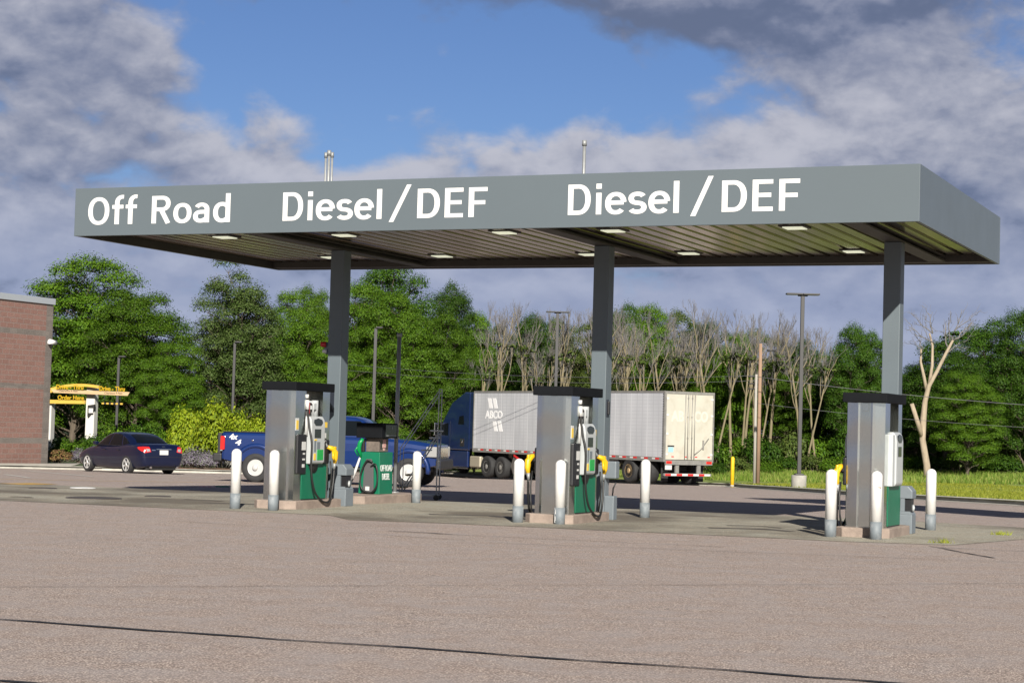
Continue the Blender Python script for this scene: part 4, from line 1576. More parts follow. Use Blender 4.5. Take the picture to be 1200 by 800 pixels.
CABR, CABF = -a + 0.90, a - 0.80
mb.loft([psec(RB + 0.02, 0.62, 1.40, 0.955), psec(RB + 0.10, 0.60, 1.415), psec(RB + 0.3, 0.56, 1.415), psec(CABR - 0.03, 0.56, 1.415)], smooth=False)
bed = mb.build('bed', M_PICK, pk)
arches(bed, [(-a, PR + 0.05, 0.545, 0.45, 1.3), (-a, PR + 0.05, 0.545, -1.3, -0.45)], 1)
mb = MB()
mb = MB()
mb.loft([psec(CABR, 0.50, 1.36), psec(CABR + 0.05, 0.50, 1.365), psec(0, 0.50, 1.365), psec(CABF, 0.50, 1.355), psec(CABF + 0.25, 0.52, 1.345, top=0.90), psec(a + 0.1, 0.54, 1.31, top=0.88, sh=0.1), psec(FB - 0.22, 0.56, 1.245, top=0.86, sh=0.1), psec(FB - 0.03, 0.60, 1.20, 0.94, top=0.84, sh=0.1), psec(FB, 0.64, 1.16, 0.90, top=0.84)], smooth=False)
pcab = mb.build('cab', M_PICK, pk)
arches(pcab, [(a, PR + 0.05, 0.53, 0.45, 1.3), (a, PR + 0.05, 0.53, -1.3, -0.45)], 1)
# flared wheel lips
for x, r in ((-a, 0.575), (a, 0.56)):
    for s in (1, -1):
        secs = []
        for i in range(19):
            t = math.radians(-8 + 196 * i / 18)
            c, q = math.cos(t), math.sin(t)
            zc = PR + 0.05
            secs.append([(x + c * (r - 0.045), s * (HWB - 0.02), zc + q * (r - 0.045)), (x + c * (r - 0.04), s * (HWB + 0.035), zc + q * (r - 0.04)), (x + c * (r + 0.03), s * (HWB + 0.03), zc + q * (r + 0.03)), (x + c * (r + 0.09), s * (HWB - 0.012), zc + q * (r + 0.09))])
        mb = MB()
        mb.loft(secs)
        mb.build('wheel_arch', M_PICK, pk)
# greenhouse
def pgh(x, zt, wt, wb=0.93, zb=1.34):
    half = [(0, zb), (wb, zb), (wb - 0.02, zb + 0.05), (wt + 0.03, zt - 0.11), (wt - 0.02, zt - 0.03), (wt - 0.12, zt), (0, zt + 0.02)]
    return [(x, y, z) for y, z in half + [(-y, z) for y, z in half[-2:0:-1]]]


mb = MB()
mb.loft([pgh(CABR + 0.02, 1.72, 0.74), pgh(CABR + 0.10, 1.90, 0.745), pgh(CABR + 0.35, 1.945, 0.75), pgh(0.1, 1.955, 0.75), pgh(CABF - 0.85, 1.93, 0.74), pgh(CABF - 0.62, 1.86, 0.74), pgh(CABF - 0.02, 1.40, 0.82), pgh(CABF + 0.1, 1.345, 0.82)], smooth=True)
pgh_o = mb.build('cabin', M_PICK, pk)
for s in (1, -1):
    mids = (CABR + CABF) / 2 - 0.20
    w1 = project_window(pgh_o, [(CABR + 0.20, 1.40), (mids - 0.05, 1.40), (mids - 0.05, 1.83), (CABR + 0.26, 1.82)], s, 'side_window', M_GLASS, pk)
    project_window(pgh_o, [(mids + 0.05, 1.40), (CABF - 0.22, 1.40), (CABF - 0.68, 1.82), (mids + 0.05, 1.83)], s, 'side_window', M_GLASS, pk)
    project_window(pcab, [(mids - 0.008, 0.60), (mids + 0.008, 0.60), (mids + 0.008, 1.33), (mids - 0.008, 1.33)], s, 'door_gap', M_TRIM, pk, 0.003)
    project_window(pcab, [(CABF - 0.08, 0.60), (CABF - 0.064, 0.60), (CABF - 0.064, 1.33), (CABF - 0.08, 1.33)], s, 'door_gap', M_TRIM, pk, 0.003)
    for x in (mids - 0.18, CABR + 0.28 + 0.9 * 0):
        MB().box(x - 0.09, x + 0.09, s * HWB - 0.012, s * HWB + 0.02, 1.06, 1.16, 0.012).build('door_handle', M_TRIM, pk)
    MB().box(CABF - 0.42, CABF - 0.20, s * 0.98 + (0 if s > 0 else -0.26), s * 0.98 + (0.26 if s > 0 else 0), 1.36, 1.66, 0.04).build('mirror', M_TRIM, pk)
    tl = MB().box(RB - 0.006, RB + 0.12, s * 0.975 - 0.07, s * 0.975 + 0.022, 0.90, 1.29, 0.02).build('tail_light', M_TAIL, pk)
    MB().box(RB - 0.010, RB + 0.06, s * 0.975 - 0.06, s * 0.975 + 0.027, 0.865, 0.896, 0.008).build('reversing_lamp', M_CLEAR, tl)
    hl = MB().box(FB - 0.30, FB + 0.015, s * 0.93 - 0.10, s * 0.93 + 0.045, 0.86, 1.16, 0.03).build('headlight', M_CLEAR, pk)
    MB().box(FB - 0.28, FB - 0.02, s * 0.93 - 0.06, s * 0.93 + 0.05, 1.02, 1.12, 0.01).build('indicator', M_AMBER, hl)
    MB().box(-a + 0.62, a - 0.62, s * 0.93 - 0.07, s * 0.93 + 0.07, 0.44, 0.50, 0.015).build('side_step', M_TRIM, pk)

mb_x = [('4x', 1.20, RB + 0.24, RB + 0.50), ('4', 1.04, RB + 0.42, RB + 0.60)]
for body_, base_, xa, xb in mb_x:
    lettering('decal', body_, M_WHITE, pk, (0, -HWB - 0.004, 0), (1, 0, 0), (0, 0, 1), x0=xa, x1=xb, base=base_, cap=0.16, bold=0.035, shear=0.2)
for s_ in (1, -1):
    MB().box(RB + 0.02, CABR - 0.04, min(s_ * 0.86, s_ * 0.955), max(s_ * 0.86, s_ * 0.955), 1.412, 1.428, 0.005).build('bed_rail', M_TRIM, pk)
tg = MB().box(RB - 0.13, RB - 0.008, -0.92, 0.92, 0.70, 1.38, 0.03).build('tailgate', M_TRIM, pk)
bp = MB().box(RB - 0.24, RB + 0.02, -0.98, 0.98, 0.56, 0.80, 0.04).build('rear_bumper', M_TRIM, pk)
MB().box(FB - 0.02, FB + 0.12, -1.0, 1.0, 0.50, 0.80, 0.05).build('front_bumper', M_TRIM, pk)
MB().box(FB - 0.01, FB + 0.035, -0.62, 0.62, 0.84, 1.15, 0.03).build('grille', M_CHROME, pk)
MB().box(RB + 0.3, FB - 0.4, -0.62, 0.62, 0.40, 0.62, 0.03).build('underbody', M_UNDER, pk)
MB().lathe([(0.035, -0.01), (0.035, 0.01), (0, 0.012)], 14, Matrix.Translation((-a + 0.10 - 0.2, -HWB - 0.0, 1.19)) @ Matrix.Rotation(PI / 2, 4, 'X')).build('fuel_cap', M_CHROME, pk)
for x in (-a, a):
    for s in (1, -1):
        wheel(pk, x, 0.87 * s, PR, 0.26, s, 0.235, M_RIMW, 'steel')

# ---- semi trailer ------------------------------------------------------------
M_TRS = bpy.data.materials.new('trailer_skin')
M_TRS.use_nodes = True
n = M_TRS.node_tree
b = n.nodes['Principled BSDF']
tcn = n.nodes.new('ShaderNodeTexCoord')
sxn = n.nodes.new('ShaderNodeSeparateXYZ')
n.links.new(tcn.outputs['Object'], sxn.inputs[0])


def mth(op, a_, b_=None):
    q = n.nodes.new('ShaderNodeMath')
    q.operation = op
    for i, v in enumerate((a_, b_)):
        if v is None:
            continue
        if isinstance(v, (int, float)):
            q.inputs[i].default_value = v
        else:
            n.links.new(v, q.inputs[i])
    return q.outputs[0]


def lines(c, period, width):
    f = mth('FRACT', mth('DIVIDE', c, period))
    return mth('LESS_THAN', f, width / period)


fine = mth('MAXIMUM', lines(sxn.outputs['X'], 0.405, 0.05), lines(sxn.outputs['Z'], 0.155, 0.02))
seam = lines(sxn.outputs['X'], 1.22, 0.07)
nn = n.nodes.new('ShaderNodeTexNoise')
nn.inputs['Scale'].default_value = 1.0
nn.inputs['Detail'].default_value = 6
mpn = n.nodes.new('ShaderNodeMapping')
mpn.inputs['Scale'].default_value = (1.1, 1, 0.35)
n.links.new(tcn.outputs['Object'], mpn.inputs['Vector'])
n.links.new(mpn.outputs['Vector'], nn.inputs['Vector'])


def mxc(f, a_, b_):
    q = n.nodes.new('ShaderNodeMix')
    q.data_type = 'RGBA'
    for k, v in (('Factor', f), ('A', a_), ('B', b_)):
        if isinstance(v, (int, float)):
            q.inputs[k].default_value = v
        elif isinstance(v, tuple):
            q.inputs[k].default_value = (*v, 1)
        else:
            n.links.new(v, q.inputs[k])
    return q.outputs['Result']


c0 = mxc(mth('MULTIPLY', mth('SUBTRACT', nn.outputs['Fac'], 0.35), 2.2), (0.55, 0.56, 0.585), (0.40, 0.41, 0.435))
c1 = mxc(mth('MULTIPLY', fine, 0.5), c0, (0.36, 0.37, 0.40))
c2 = mxc(mth('MULTIPLY', seam, 0.6), c1, (0.66, 0.67, 0.69))
n.links.new(c2, b.inputs['Base Color'])
b.inputs['Metallic'].default_value = 0.1
b.inputs['Roughness'].default_value = 0.45
M_DOOR = mat('trailer_door_cream', (0.445, 0.43, 0.37), 0.55, var=0.10, scale=1.4, dirt=(0.30, 0.25, 0.18), dscale=3, damt=0.35)
M_FRAME = mat('trailer_frame', (0.25, 0.245, 0.23), 0.6, metal=0.2, var=0.3, scale=5)
M_RTAPE = mat('tape_red', (0.55, 0.02, 0.02), 0.4)
M_WTAPE = mat('tape_white', (0.55, 0.55, 0.54), 0.4)
M_FADE = mat('faded_letter', (0.515, 0.49, 0.42), 0.5)
M_GALVD = mat('lock_rod', (0.30, 0.29, 0.27), 0.5, metal=0.5)

th = Vector((-0.519, 0.855, 0)).normalized()
tang = math.atan2(th.y, th.x)
rl = at_y(777.6, 538, 80.6)          # rear-left lower corner of the box
tz = gz(83)
tr = thing('semi_trailer', 'long silver ABCO box trailer with cream rear doors behind the middle pump', 'trailer', (rl.x, rl.y, -0.74), tang)
# local: x forward, y left is +, trailer occupies y from 0 (left side) to -2.58
BZ0 = rl.z + 0.74
BZ1 = BZ0 + 2.90
TL, TW = 16.1, 2.58
mb = MB()
mb.box(0.0, TL, -TW, 0.0, BZ0, BZ1, 0.03)
box = mb.build('box_body', M_TRS, tr)
mb = MB()
mb.box(-0.03, TL + 0.02, 0.002, 0.022, BZ0 - 0.10, BZ0 + 0.09)
mb.box(-0.02, TL + 0.02, 0.003, 0.02, BZ1 - 0.07, BZ1 + 0.012)
mb.box(TL - 0.05, TL + 0.03, 0.004, 0.025, BZ0 + 0.09, BZ1 - 0.07)
mb.box(-0.04, 0.05, 0.004, 0.03, BZ0 - 0.1, BZ1 + 0.015)
mb.build('side_rail', M_FRAME, tr)
mb = MB()
k = 0
x = 0.3
while x < TL - 0.3:
    mb.mi = 0
    mb.box(x, x + 0.28, 0.022, 0.027, BZ0 - 0.01, BZ0 + 0.06)
    mb.mi = 1
    mb.box(x + 0.30, x + 0.52, 0.022, 0.027, BZ0 - 0.01, BZ0 + 0.06)
    x += 0.82
mb.build('reflective_tape', [M_RTAPE, M_WTAPE], tr)
# corner rivet strip on the rear edge
mb = MB()
for i in range(26):
    z = BZ0 + 0.12 + i * 0.105
    mb.box(0.06, 0.13, 0.003, 0.012, z, z + 0.05)
mb.build('hinge_strip', M_TRIM, tr)
# rear frame and doors
mb = MB()
mb.box(-0.07, -0.003, -TW - 0.01, -TW + 0.05, BZ0 - 0.1, BZ1)
mb.box(-0.07, -0.003, -0.05, 0.01, BZ0 - 0.1, BZ1)
mb.box(-0.07, -0.003, -TW + 0.052, -0.052, BZ1 - 0.11, BZ1)
mb.box(-0.09, -0.004, -TW + 0.052, -0.052, BZ0 - 0.22, BZ0 - 0.02)
mb.build('rear_frame', M_FRAME, tr)
for sgn, (ya, yb) in ((0, (-TW / 2 + 0.008, -0.055)), (1, (-TW + 0.055, -TW / 2 - 0.008))):
    d = MB().box(-0.055, -0.008, ya, yb, BZ0, BZ1 - 0.115, 0.008).build('rear_door', M_DOOR, tr)
    yr = ya + 0.10 if sgn == 0 else yb - 0.10
    mb = MB()
    for yy in (yr, yr + (0.14 if sgn == 0 else -0.14)):
        mb.tube([(-0.085, yy, BZ0 + 0.02), (-0.085, yy, BZ1 - 0.13)], 0.019, 8)
    for zz in (0.1, 0.9, 1.8, 2.6):
        mb.box(-0.10, -0.056, yr - 0.03, yr + 0.03, BZ0 + zz, BZ0 + zz + 0.05)
    mb.build('lock_rods', M_GALVD, d)
    yh = yb if sgn == 0 else ya
    mb = MB()
    for zz in (0.18, 1.05, 1.85, 2.55):
        mb.box(-0.075, -0.056, yh - (0.11 if sgn == 0 else 0.0), yh + (0.0 if sgn == 0 else 0.11), BZ0 + zz, BZ0 + zz + 0.08, 0.005)
    mb.build('hinges', M_WTAPE, d)
    mb = MB()
    for q in (0.2, 0.75):
        y0_ = ya + q * (yb - ya)
        mb.box(-0.0585, -0.0562, y0_ - 0.13, y0_ + 0.0, BZ0 + 0.10, BZ0 + 0.145)
    mb.build('reflective_tape', M_RTAPE, d)
    # faded company letters: seen from behind, y runs right to left
    lettering('lettering', 'AB' if sgn == 0 else 'CO', M_FADE, d, (-0.0565, 0, 0), (0, -1, 0), (0, 0, 1), x0=0.30 if sgn == 0 else 1.53, x1=0.98 if sgn == 0 else 2.26, base=BZ0 + 1.62, cap=0.46, bold=0.035, depth=0.003)
mb = MB()
mb.tube([(-0.10, -TW / 2 - 0.25, BZ0 + 0.22), (-0.11, -TW / 2 - 0.62, BZ0 + 0.50), (-0.10, -TW / 2 - 1.0, BZ0 + 0.93)], 0.02, 8)
mb.box(-0.11, -0.057, -TW / 2 - 0.76, -TW / 2 - 0.69, BZ0 + 0.45, BZ0 + 0.85, 0.01)
mb.build('lock_handle', M_GALVD, tr)
mb = MB()
mb.box(-0.062, -0.0565, -0.45, -0.20, BZ0 + 0.32, BZ0 + 0.52)
mb.build('sticker', mat('sticker_blue', (0.25, 0.50, 0.62), 0.6), tr)
mb = MB()
mb.box(-0.062, -0.0566, -0.50, -0.15, BZ0 + 0.54, BZ0 + 0.60)
mb.build('mud_badge', M_TRIM, tr)
for ya in (-0.36, -TW + 0.10):
    f = MB().box(-0.10, -0.091, ya, ya + 0.28, BZ0 - 0.17, BZ0 - 0.06).build('tail_light', M_TAIL, tr)
# underride guard
mb = MB()
for ya in (-0.70, -1.85):
    mb.box(-0.05, 0.05, ya - 0.09, ya + 0.09, BZ0 - 0.58, BZ0 - 0.225, 0.01)
mb.box(-0.09, 0.03, -TW + 0.1, -0.0, BZ0 - 0.70, BZ0 - 0.585, 0.008)
g = mb.build('underride_guard', M_FRAME, tr)
mb = MB()
for i in range(8):
    mb.mi = i % 2
    mb.box(-0.098, -0.092, -0.04 - (i + 1) * 0.295, -0.045 - i * 0.295, BZ0 - 0.685, BZ0 - 0.605)
mb.build('reflective_tape', [M_RTAPE, M_WTAPE], g)
MB().box(-0.11, -0.08, -0.36, -0.02, BZ0 - 0.43, BZ0 - 0.24).build('number_plate', M_PLATE, tr)
# running gear
mb = MB()
mb.box(0.15, TL - 0.5, -0.95, -0.80, BZ0 - 0.30, BZ0 - 0.02)
mb.box(0.15, TL - 0.5, -1.78, -1.63, BZ0 - 0.30, BZ0 - 0.02)
mb.box(0.9, 4.2, -1.9, -0.68, BZ0 - 0.52, BZ0 - 0.305)
mb.build('chassis', M_UNDER, tr)
TRR = 0.51
for x in (1.35, 2.62):
    MB().tube([(x, -0.1, TRR), (x, -TW + 0.1, TRR)], 0.09, 12).build('axle', M_UNDER, tr)
    wheel(tr, x, -0.22, TRR, 0.42, 1, 0.29, mat('rim_tan', (0.55, 0.40, 0.22), 0.5, metal=0.5, var=0.3, scale=8) if x > 2 else M_FRAME, 'truck')
    wheel(tr, x, -TW + 0.22, TRR, 0.42, -1, 0.29, M_FRAME, 'truck')
for y in (-0.18, -TW + 0.18 - 0.02):
    MB().box(0.40, 0.43, y - 0.36 if y > -1 else y, y if y > -1 else y + 0.36, 0.12, BZ0 - 0.1).build('mud_flap', M_TYRE, tr)
mb = MB()
mb.prism([(3.5, 0.45), (4.1, 0.45), (4.45, 0.72), (4.1, BZ0 - 0.12), (3.5, BZ0 - 0.12)], 'y', -0.10, -0.06)
mb.build('side_panel', mat('side_panel_grey', (0.20, 0.185, 0.17), 0.7, var=0.3, scale=3), tr)
mb = MB()
for y in (-0.5, -TW + 0.5):
    mb.box(TL - 2.85, TL - 2.70, y - 0.07, y + 0.07, 0.30, BZ0 - 0.02)
    mb.box(TL - 2.95, TL - 2.60, y - 0.14, y + 0.14, 0.22, 0.30)
mb.tube([(TL - 2.77, -0.5, 0.75), (TL - 2.77, -TW + 0.5, 0.75)], 0.04, 8)
mb.build('landing_gear', mat('gear_tan', (0.30, 0.26, 0.20), 0.7, var=0.3, scale=4), tr)
# side logo: slanted bars over and under the name; seen from the left, x runs right to left
LX = 15.05
M_LOGO = mat('logo_white', (0.80, 0.80, 0.80), 0.5)
for (z0, z1, xs) in ((2.06, 2.56, 14.80), (0.95, 1.45, 14.28)):
    for kx in (0.0, 0.47):
        x0 = xs - kx
        MB().prism([(x0, BZ0 + z1), (x0 - 0.33, BZ0 + z1), (x0 - 0.53, BZ0 + z0), (x0 - 0.20, BZ0 + z0)], 'y', 0.002, 0.008).build('logo_bar', M_LOGO, tr)
lettering('lettering', 'ABCO', M_LOGO, tr, (0, 0.004, 0), (-1, 0, 0), (0, 0, 1), x0=-15.0, x1=-13.35, base=BZ0 + 1.56, cap=0.39, bold=0.03)

# ---- tractor -----------------------------------------------------------------
tk = thing('semi_tractor', 'dark navy sleeper cab tractor coupled to the silver trailer', 'truck', (rl.x + th.x * (TL - 3.2), rl.y + th.y * (TL - 3.2), -0.98), tang)
# local: x=0 under the trailer nose; cab back at x=4.1
Hs = BZ1 - 0.74 + 0.98 - 0.05
CB = 3.75
yc = -TW / 2
mb = MB()
hw = 1.20
mb.prism([(CB, 1.25), (CB, Hs), (CB + 0.55, Hs + 0.02), (CB + 1.9, Hs - 0.55), (CB + 2.75, 2.70), (CB + 3.35, 1.95), (CB + 3.4, 1.25)], 'y', yc - hw, yc + hw, 0.07)
cb_ = mb.build('sleeper_cab', M_TRAC, tk)
mb = MB()
mb.prism([(CB + 3.35, 1.05), (CB + 3.35, 1.92), (CB + 4.9, 1.68), (CB + 5.35, 1.45), (CB + 5.45, 0.80), (CB + 5.4, 0.55), (CB + 3.35, 0.55)], 'y', yc - 0.98, yc + 0.98, 0.09)
hood = mb.build('hood', M_TRAC, tk)
for s in (1, -1):
    y = yc + hw * s
    MB().prism([(CB + 2.15, 1.98), (CB + 3.12, 1.98), (CB + 2.86, 2.50), (CB + 2.15, 2.62)], 'y', y + 0.002 * s, y + 0.012 * s).build('side_window', M_GLASS, tk)
    MB().prism([(CB + 0.55, 2.55), (CB + 1.15, 2.55), (CB + 1.05, 2.95), (CB + 0.62, 3.0)], 'y', y + 0.002 * s, y + 0.012 * s).build('vent_window', M_GLASS, tk)
    MB().box(CB - 0.95, CB - 0.02, y - 0.10 * s if s > 0 else y, y if s > 0 else y + 0.10, 1.35, Hs - 0.02, 0.02).build('side_fairing', M_TRAC, tk)
    MB().tube([(CB - 0.16, y - 0.30 * s, 1.2), (CB - 0.16, y - 0.30 * s, Hs + 0.05)], 0.07, 12).build('exhaust_stack', M_GALV, tk)
    MB().box(CB + 0.15, CB + 3.3, y - 0.14 * s if s > 0 else y, y if s > 0 else y + 0.14, 0.42, 1.22, 0.03).build('side_skirt', M_TRAC, tk)
    MB().box(CB + 0.15, CB + 3.3, min(y, y - 0.16 * s), max(y, y - 0.16 * s), 0.34, 0.415, 0.01).build('chrome_strip', M_CHROME, tk)
    m_ = MB().box(CB + 3.05, CB + 3.2, min(y + 0.1 * s, y + 0.32 * s), max(y + 0.1 * s, y + 0.32 * s), 1.95, 2.6, 0.03).tube([(CB + 3.1, y - 0.05 * s, 2.2), (CB + 3.12, y + 0.15 * s, 2.2)], 0.03, 8).build('mirror', M_CHROME, tk)
    MB().box(CB + 5.0, CB + 5.38, min(yc + 0.95 * s, yc + 0.75 * s), max(yc + 1.0 * s, yc + 0.75 * s), 1.02, 1.3, 0.03).build('headlight', M_CLEAR, tk)
    # door details
    MB().prism([(CB + 1.95, 1.30), (CB + 1.965, 1.30), (CB + 1.965, 2.7), (CB + 1.95, 2.7)], 'y', y + 0.001 * s, y + 0.008 * s).build('door_gap', M_TRIM, tk)
    MB().box(CB + 0.5, CB + 0.9, min(y, y + 0.012 * s), max(y, y + 0.012 * s), 1.45, 1.85, 0.01).build('locker_door', M_TRIM, tk)
    MB().lathe([(0.10, 0), (0.10, 0.01), (0, 0.012)], 16, Matrix.Translation((CB + 0.72, y + 0.013 * s, 1.72)) @ Matrix.Rotation(-PI / 2 * s, 4, 'X')).build('locker_badge', M_CHROME, tk)
mb = MB()
mb.box(-0.9, CB + 5.0, yc - 0.45, yc + 0.45, 0.72, 0.98)
mb.box(0.2, 1.5, yc - 0.5, yc + 0.5, 0.985, 1.08)
mb.build('chassis', M_UNDER, tk)
MB().box(CB - 1.2, CB - 0.2, -0.35, -0.02, 0.45, 1.0, 0.06).build('fuel_tank', mat('tank_tan', (0.40, 0.36, 0.28), 0.5, metal=0.4), tk)
for x in (0.1, 1.42):
    for s, y in ((1, -0.24), (-1, -TW + 0.24)):
        wheel(tk, x + 0.45, y, 0.52, 0.50, s, 0.29, M_FRAME, 'truck')
for s, y in ((1, yc + 0.98), (-1, yc - 0.98)):
    wheel(tk, CB + 4.25, y, 0.52, 0.30, s, 0.29, M_CHROME, 'truck')
mb = MB()
mb.prism([(-1.35, 0.25), (-0.62, 0.25), (-0.40, 0.62), (-0.62, 1.05), (-1.05, 0.82), (-1.35, 0.60)], 'y', -0.30, -0.03)
mf = mb.build('mud_guard', mat('flap_grey', (0.085, 0.075, 0.068), 0.8), tk)
MB().prism([(-1.33, 0.86), (-0.66, 1.10), (-0.66, 1.2), (-1.33, 0.96)], 'y', -0.03, -0.01).build('reflective_tape', M_RTAPE, tk)
# ------------------------------------------------------------------ block building
def block_mat():
    m = bpy.data.materials.new('split_face_block')
    m.use_nodes = True
    n = m.node_tree
    K = n.links.new
    b = n.nodes['Principled BSDF']
    tc = n.nodes.new('ShaderNodeTexCoord')
    sp = n.nodes.new('ShaderNodeSeparateXYZ')
    K(tc.outputs['Object'], sp.inputs[0])
    cb = n.nodes.new('ShaderNodeCombineXYZ')
    K(sp.outputs['X'], cb.inputs[0])
    K(sp.outputs['Z'], cb.inputs[1])
    br = n.nodes.new('ShaderNodeTexBrick')
    br.inputs['Scale'].default_value = 1.0
    br.inputs['Brick Width'].default_value = 0.406
    br.inputs['Row Height'].default_value = 0.203
    br.inputs['Mortar Size'].default_value = 0.016
    br.inputs['Color1'].default_value = (0.225, 0.122, 0.100, 1)
    br.inputs['Color2'].default_value = (0.265, 0.148, 0.122, 1)
    br.inputs['Mortar'].default_value = (0.26, 0.20, 0.175, 1)
    K(cb.outputs[0], br.inputs['Vector'])
    b2 = n.nodes.new('ShaderNodeTexBrick')
    for k in ('Scale', 'Brick Width', 'Row Height', 'Mortar Size'):
        b2.inputs[k].default_value = br.inputs[k].default_value
    b2.inputs['Color1'].default_value = (0.155, 0.135, 0.12, 1)
    b2.inputs['Color2'].default_value = (0.21, 0.182, 0.162, 1)
    b2.inputs['Mortar'].default_value = (0.19, 0.17, 0.155, 1)
    K(cb.outputs[0], b2.inputs['Vector'])

    def mth(op, a_, c_=None):
        q = n.nodes.new('ShaderNodeMath')
        q.operation = op
        for i, v in enumerate((a_, c_)):
            if v is None:
                continue
            if isinstance(v, (int, float)):
                q.inputs[i].default_value = v
            else:
                K(v, q.inputs[i])
        return q.outputs[0]

    def band(z, h):
        return mth('LESS_THAN', mth('ABSOLUTE', mth('SUBTRACT', sp.outputs['Z'], z)), h)
    edge = mth('GREATER_THAN', sp.outputs['X'], -0.42)
    mask = mth('MAXIMUM', mth('MAXIMUM', band(5.38, 0.1015), band(3.25, 0.1015)), mth('MAXIMUM', band(1.12, 0.1015), edge))
    mx = n.nodes.new('ShaderNodeMix')
    mx.data_type = 'RGBA'
    K(mask, mx.inputs['Factor'])
    K(br.outputs['Color'], mx.inputs['A'])
    K(b2.outputs['Color'], mx.inputs['B'])
    ns = n.nodes.new('ShaderNodeTexNoise')
    ns.inputs['Scale'].default_value = 22
    ns.inputs['Detail'].default_value = 6
    K(tc.outputs['Object'], ns.inputs['Vector'])
    mr = n.nodes.new('ShaderNodeMapRange')
    mr.inputs['From Min'].default_value = 0.3
    mr.inputs['From Max'].default_value = 0.7
    mr.inputs['To Min'].default_value = 0.62
    mr.inputs['To Max'].default_value = 1.2
    K(ns.outputs['Fac'], mr.inputs['Value'])
    mm = n.nodes.new('ShaderNodeMix')
    mm.data_type = 'RGBA'
    mm.blend_type = 'MULTIPLY'
    mm.inputs['Factor'].default_value = 1
    K(mx.outputs['Result'], mm.inputs['A'])
    K(mr.outputs['Result'], mm.inputs['B'])
    K(mm.outputs['Result'], b.inputs['Base Color'])
    b.inputs['Roughness'].default_value = 0.95
    hh = mth('ADD', mth('MULTIPLY', ns.outputs['Fac'], 1.2), mth('MULTIPLY', br.outputs['Fac'], -0.7))
    bp = n.nodes.new('ShaderNodeBump')
    bp.inputs['Strength'].default_value = 1.0
    bp.inputs['Distance'].default_value = 0.022
    K(hh, bp.inputs['Height'])
    K(bp.outputs['Normal'], b.inputs['Normal'])
    return m


corner = at_y(55.5, 546, 76.0)
WROT = math.atan2(VY, VX)
bld = thing('block_building', 'red and grey split-face block store building at the left edge', 'building', (corner.x, corner.y, corner.z - 0.10), WROT)
HB = 6.55
mb = MB()
mb.box(-16, 0, 0, 22, 0, HB)
mb.build('wall', block_mat(), bld)
mb = MB()
mb.box(-16.04, 0.06, -0.06, 22, HB + 0.003, HB + 0.25, 0.01)
mb.build('parapet_cap', mat('coping_metal', (0.34, 0.37, 0.40), 0.45, metal=0.1), bld)
cp = corner + Vector((-VX * 0.30 + UX * 0.03, -VY * 0.30 + UY * 0.03, 4.38 - corner.z))
o = thing('security_camera', 'small white security camera on the block wall corner', 'camera', cp, WROT)
MB().box(0.0, 0.10, -0.10, 0.03, -0.06, 0.06, 0.01).build('bracket', M_WHITE, o)
MB().tube([(-0.08, -0.13, 0.03), (0.26, -0.17, 0.0)], [0.10, 0.09], 14).build('housing', M_WHITE, o)
MB().tube([(0.26, -0.17, 0.0), (0.30, -0.175, -0.002)], [0.06, 0.055], 12).build('lens', M_BLACK, o)
# sidewalk at the building foot
sheet('sidewalk', [(-30, 60.9), (-24.0, 64.85), (-18.1, 70.9), (-16.6, 72.0), (-17.4, 77.4), (-22, 68), (-30, 64)], lambda x, y: zbed(x, y) + 0.012, M_KERB)

# ------------------------------------------------------------------ drive-thru clearance arch
M_YARCH = mat('arch_yellow', (0.55, 0.36, 0.06), 0.5, var=0.12, scale=3)
M_TAN = mat('arch_tan', (0.50, 0.35, 0.20), 0.5, var=0.1, scale=3)
M_WPOST = mat('arch_white', (0.55, 0.54, 0.51), 0.6, var=0.08, scale=3)
M_LETY = mat('letter_yellow', (0.45, 0.29, 0.01), 0.45)
M_LETK = mat('letter_dark', (0.05, 0.035, 0.02), 0.6)
AD = 88.0
A0 = at_y(55, 484.5, AD)
arch = thing('drive_thru_arch', 'yellow and white drive-thru clearance arch beside the block building', 'clearance arch', (A0.x, A0.y, 0), -math.radians(12))
arot = Matrix.Rotation(math.radians(12), 3, 'Z')
PXM = AD / FOC


def ax(px):
    return (px - 55) * PXM / math.cos(math.radians(12)) * 0.955


def azz(px, py):
    return at_y(px, py, AD).z


zbase = -0.6
for px0, px1, py, nm in ((54.5, 63.0, 470.5, 'post'), (107.2, 118.0, 451, 'post')):
    MB().box(ax(px0), ax(px1), -0.2, 0.2, zbase, azz(px0, py), 0.01).build(nm, M_WPOST, arch)
# curved yellow top
mb = MB()
top, bot = [], []
for i in range(17):
    t = i / 16
    px = 53 + t * (125.5 - 53)
    yy = 458.5 - 11.0 * math.sin(PI * min(1, t * 0.62 + 0.10)) + 3.4
    top.append((ax(px), azz(px, yy - 0.9)))
    bot.append((ax(px), azz(px, yy + 2.2)))
mb.prism(top + bot[::-1], 'y', -0.46, -0.205)
mb.build('curved_top', M_YARCH, arch)
mb = MB()
mb.prism([(ax(66), azz(66, 456.2)), (ax(166), azz(166, 460.0)), (ax(163.5), azz(163.5, 464.3)), (ax(66), azz(66, 460.2))], 'y', -0.55, -0.465)
bm_ = mb.build('beam', M_TAN, arch)
mb = MB()
mb.prism([(ax(53), azz(53, 459)), (ax(64), azz(64, 455)), (ax(69), azz(69, 459.5)), (ax(58), azz(58, 463.0)), (ax(53), azz(53, 463))], 'y', -0.62, -0.47)
mb.build('beam_end', M_YARCH, arch)
mb = MB()
mb.prism([(ax(54), azz(54, 468.2)), (ax(107), azz(107, 469.2)), (ax(107), azz(107, 473.4)), (ax(54), azz(54, 472.6))], 'y', -0.36, -0.205)
ob_ = mb.build('order_beam', M_YARCH, arch)
AT = dict(xdir=(1, 0, 0), updir=(0, 0, 1))
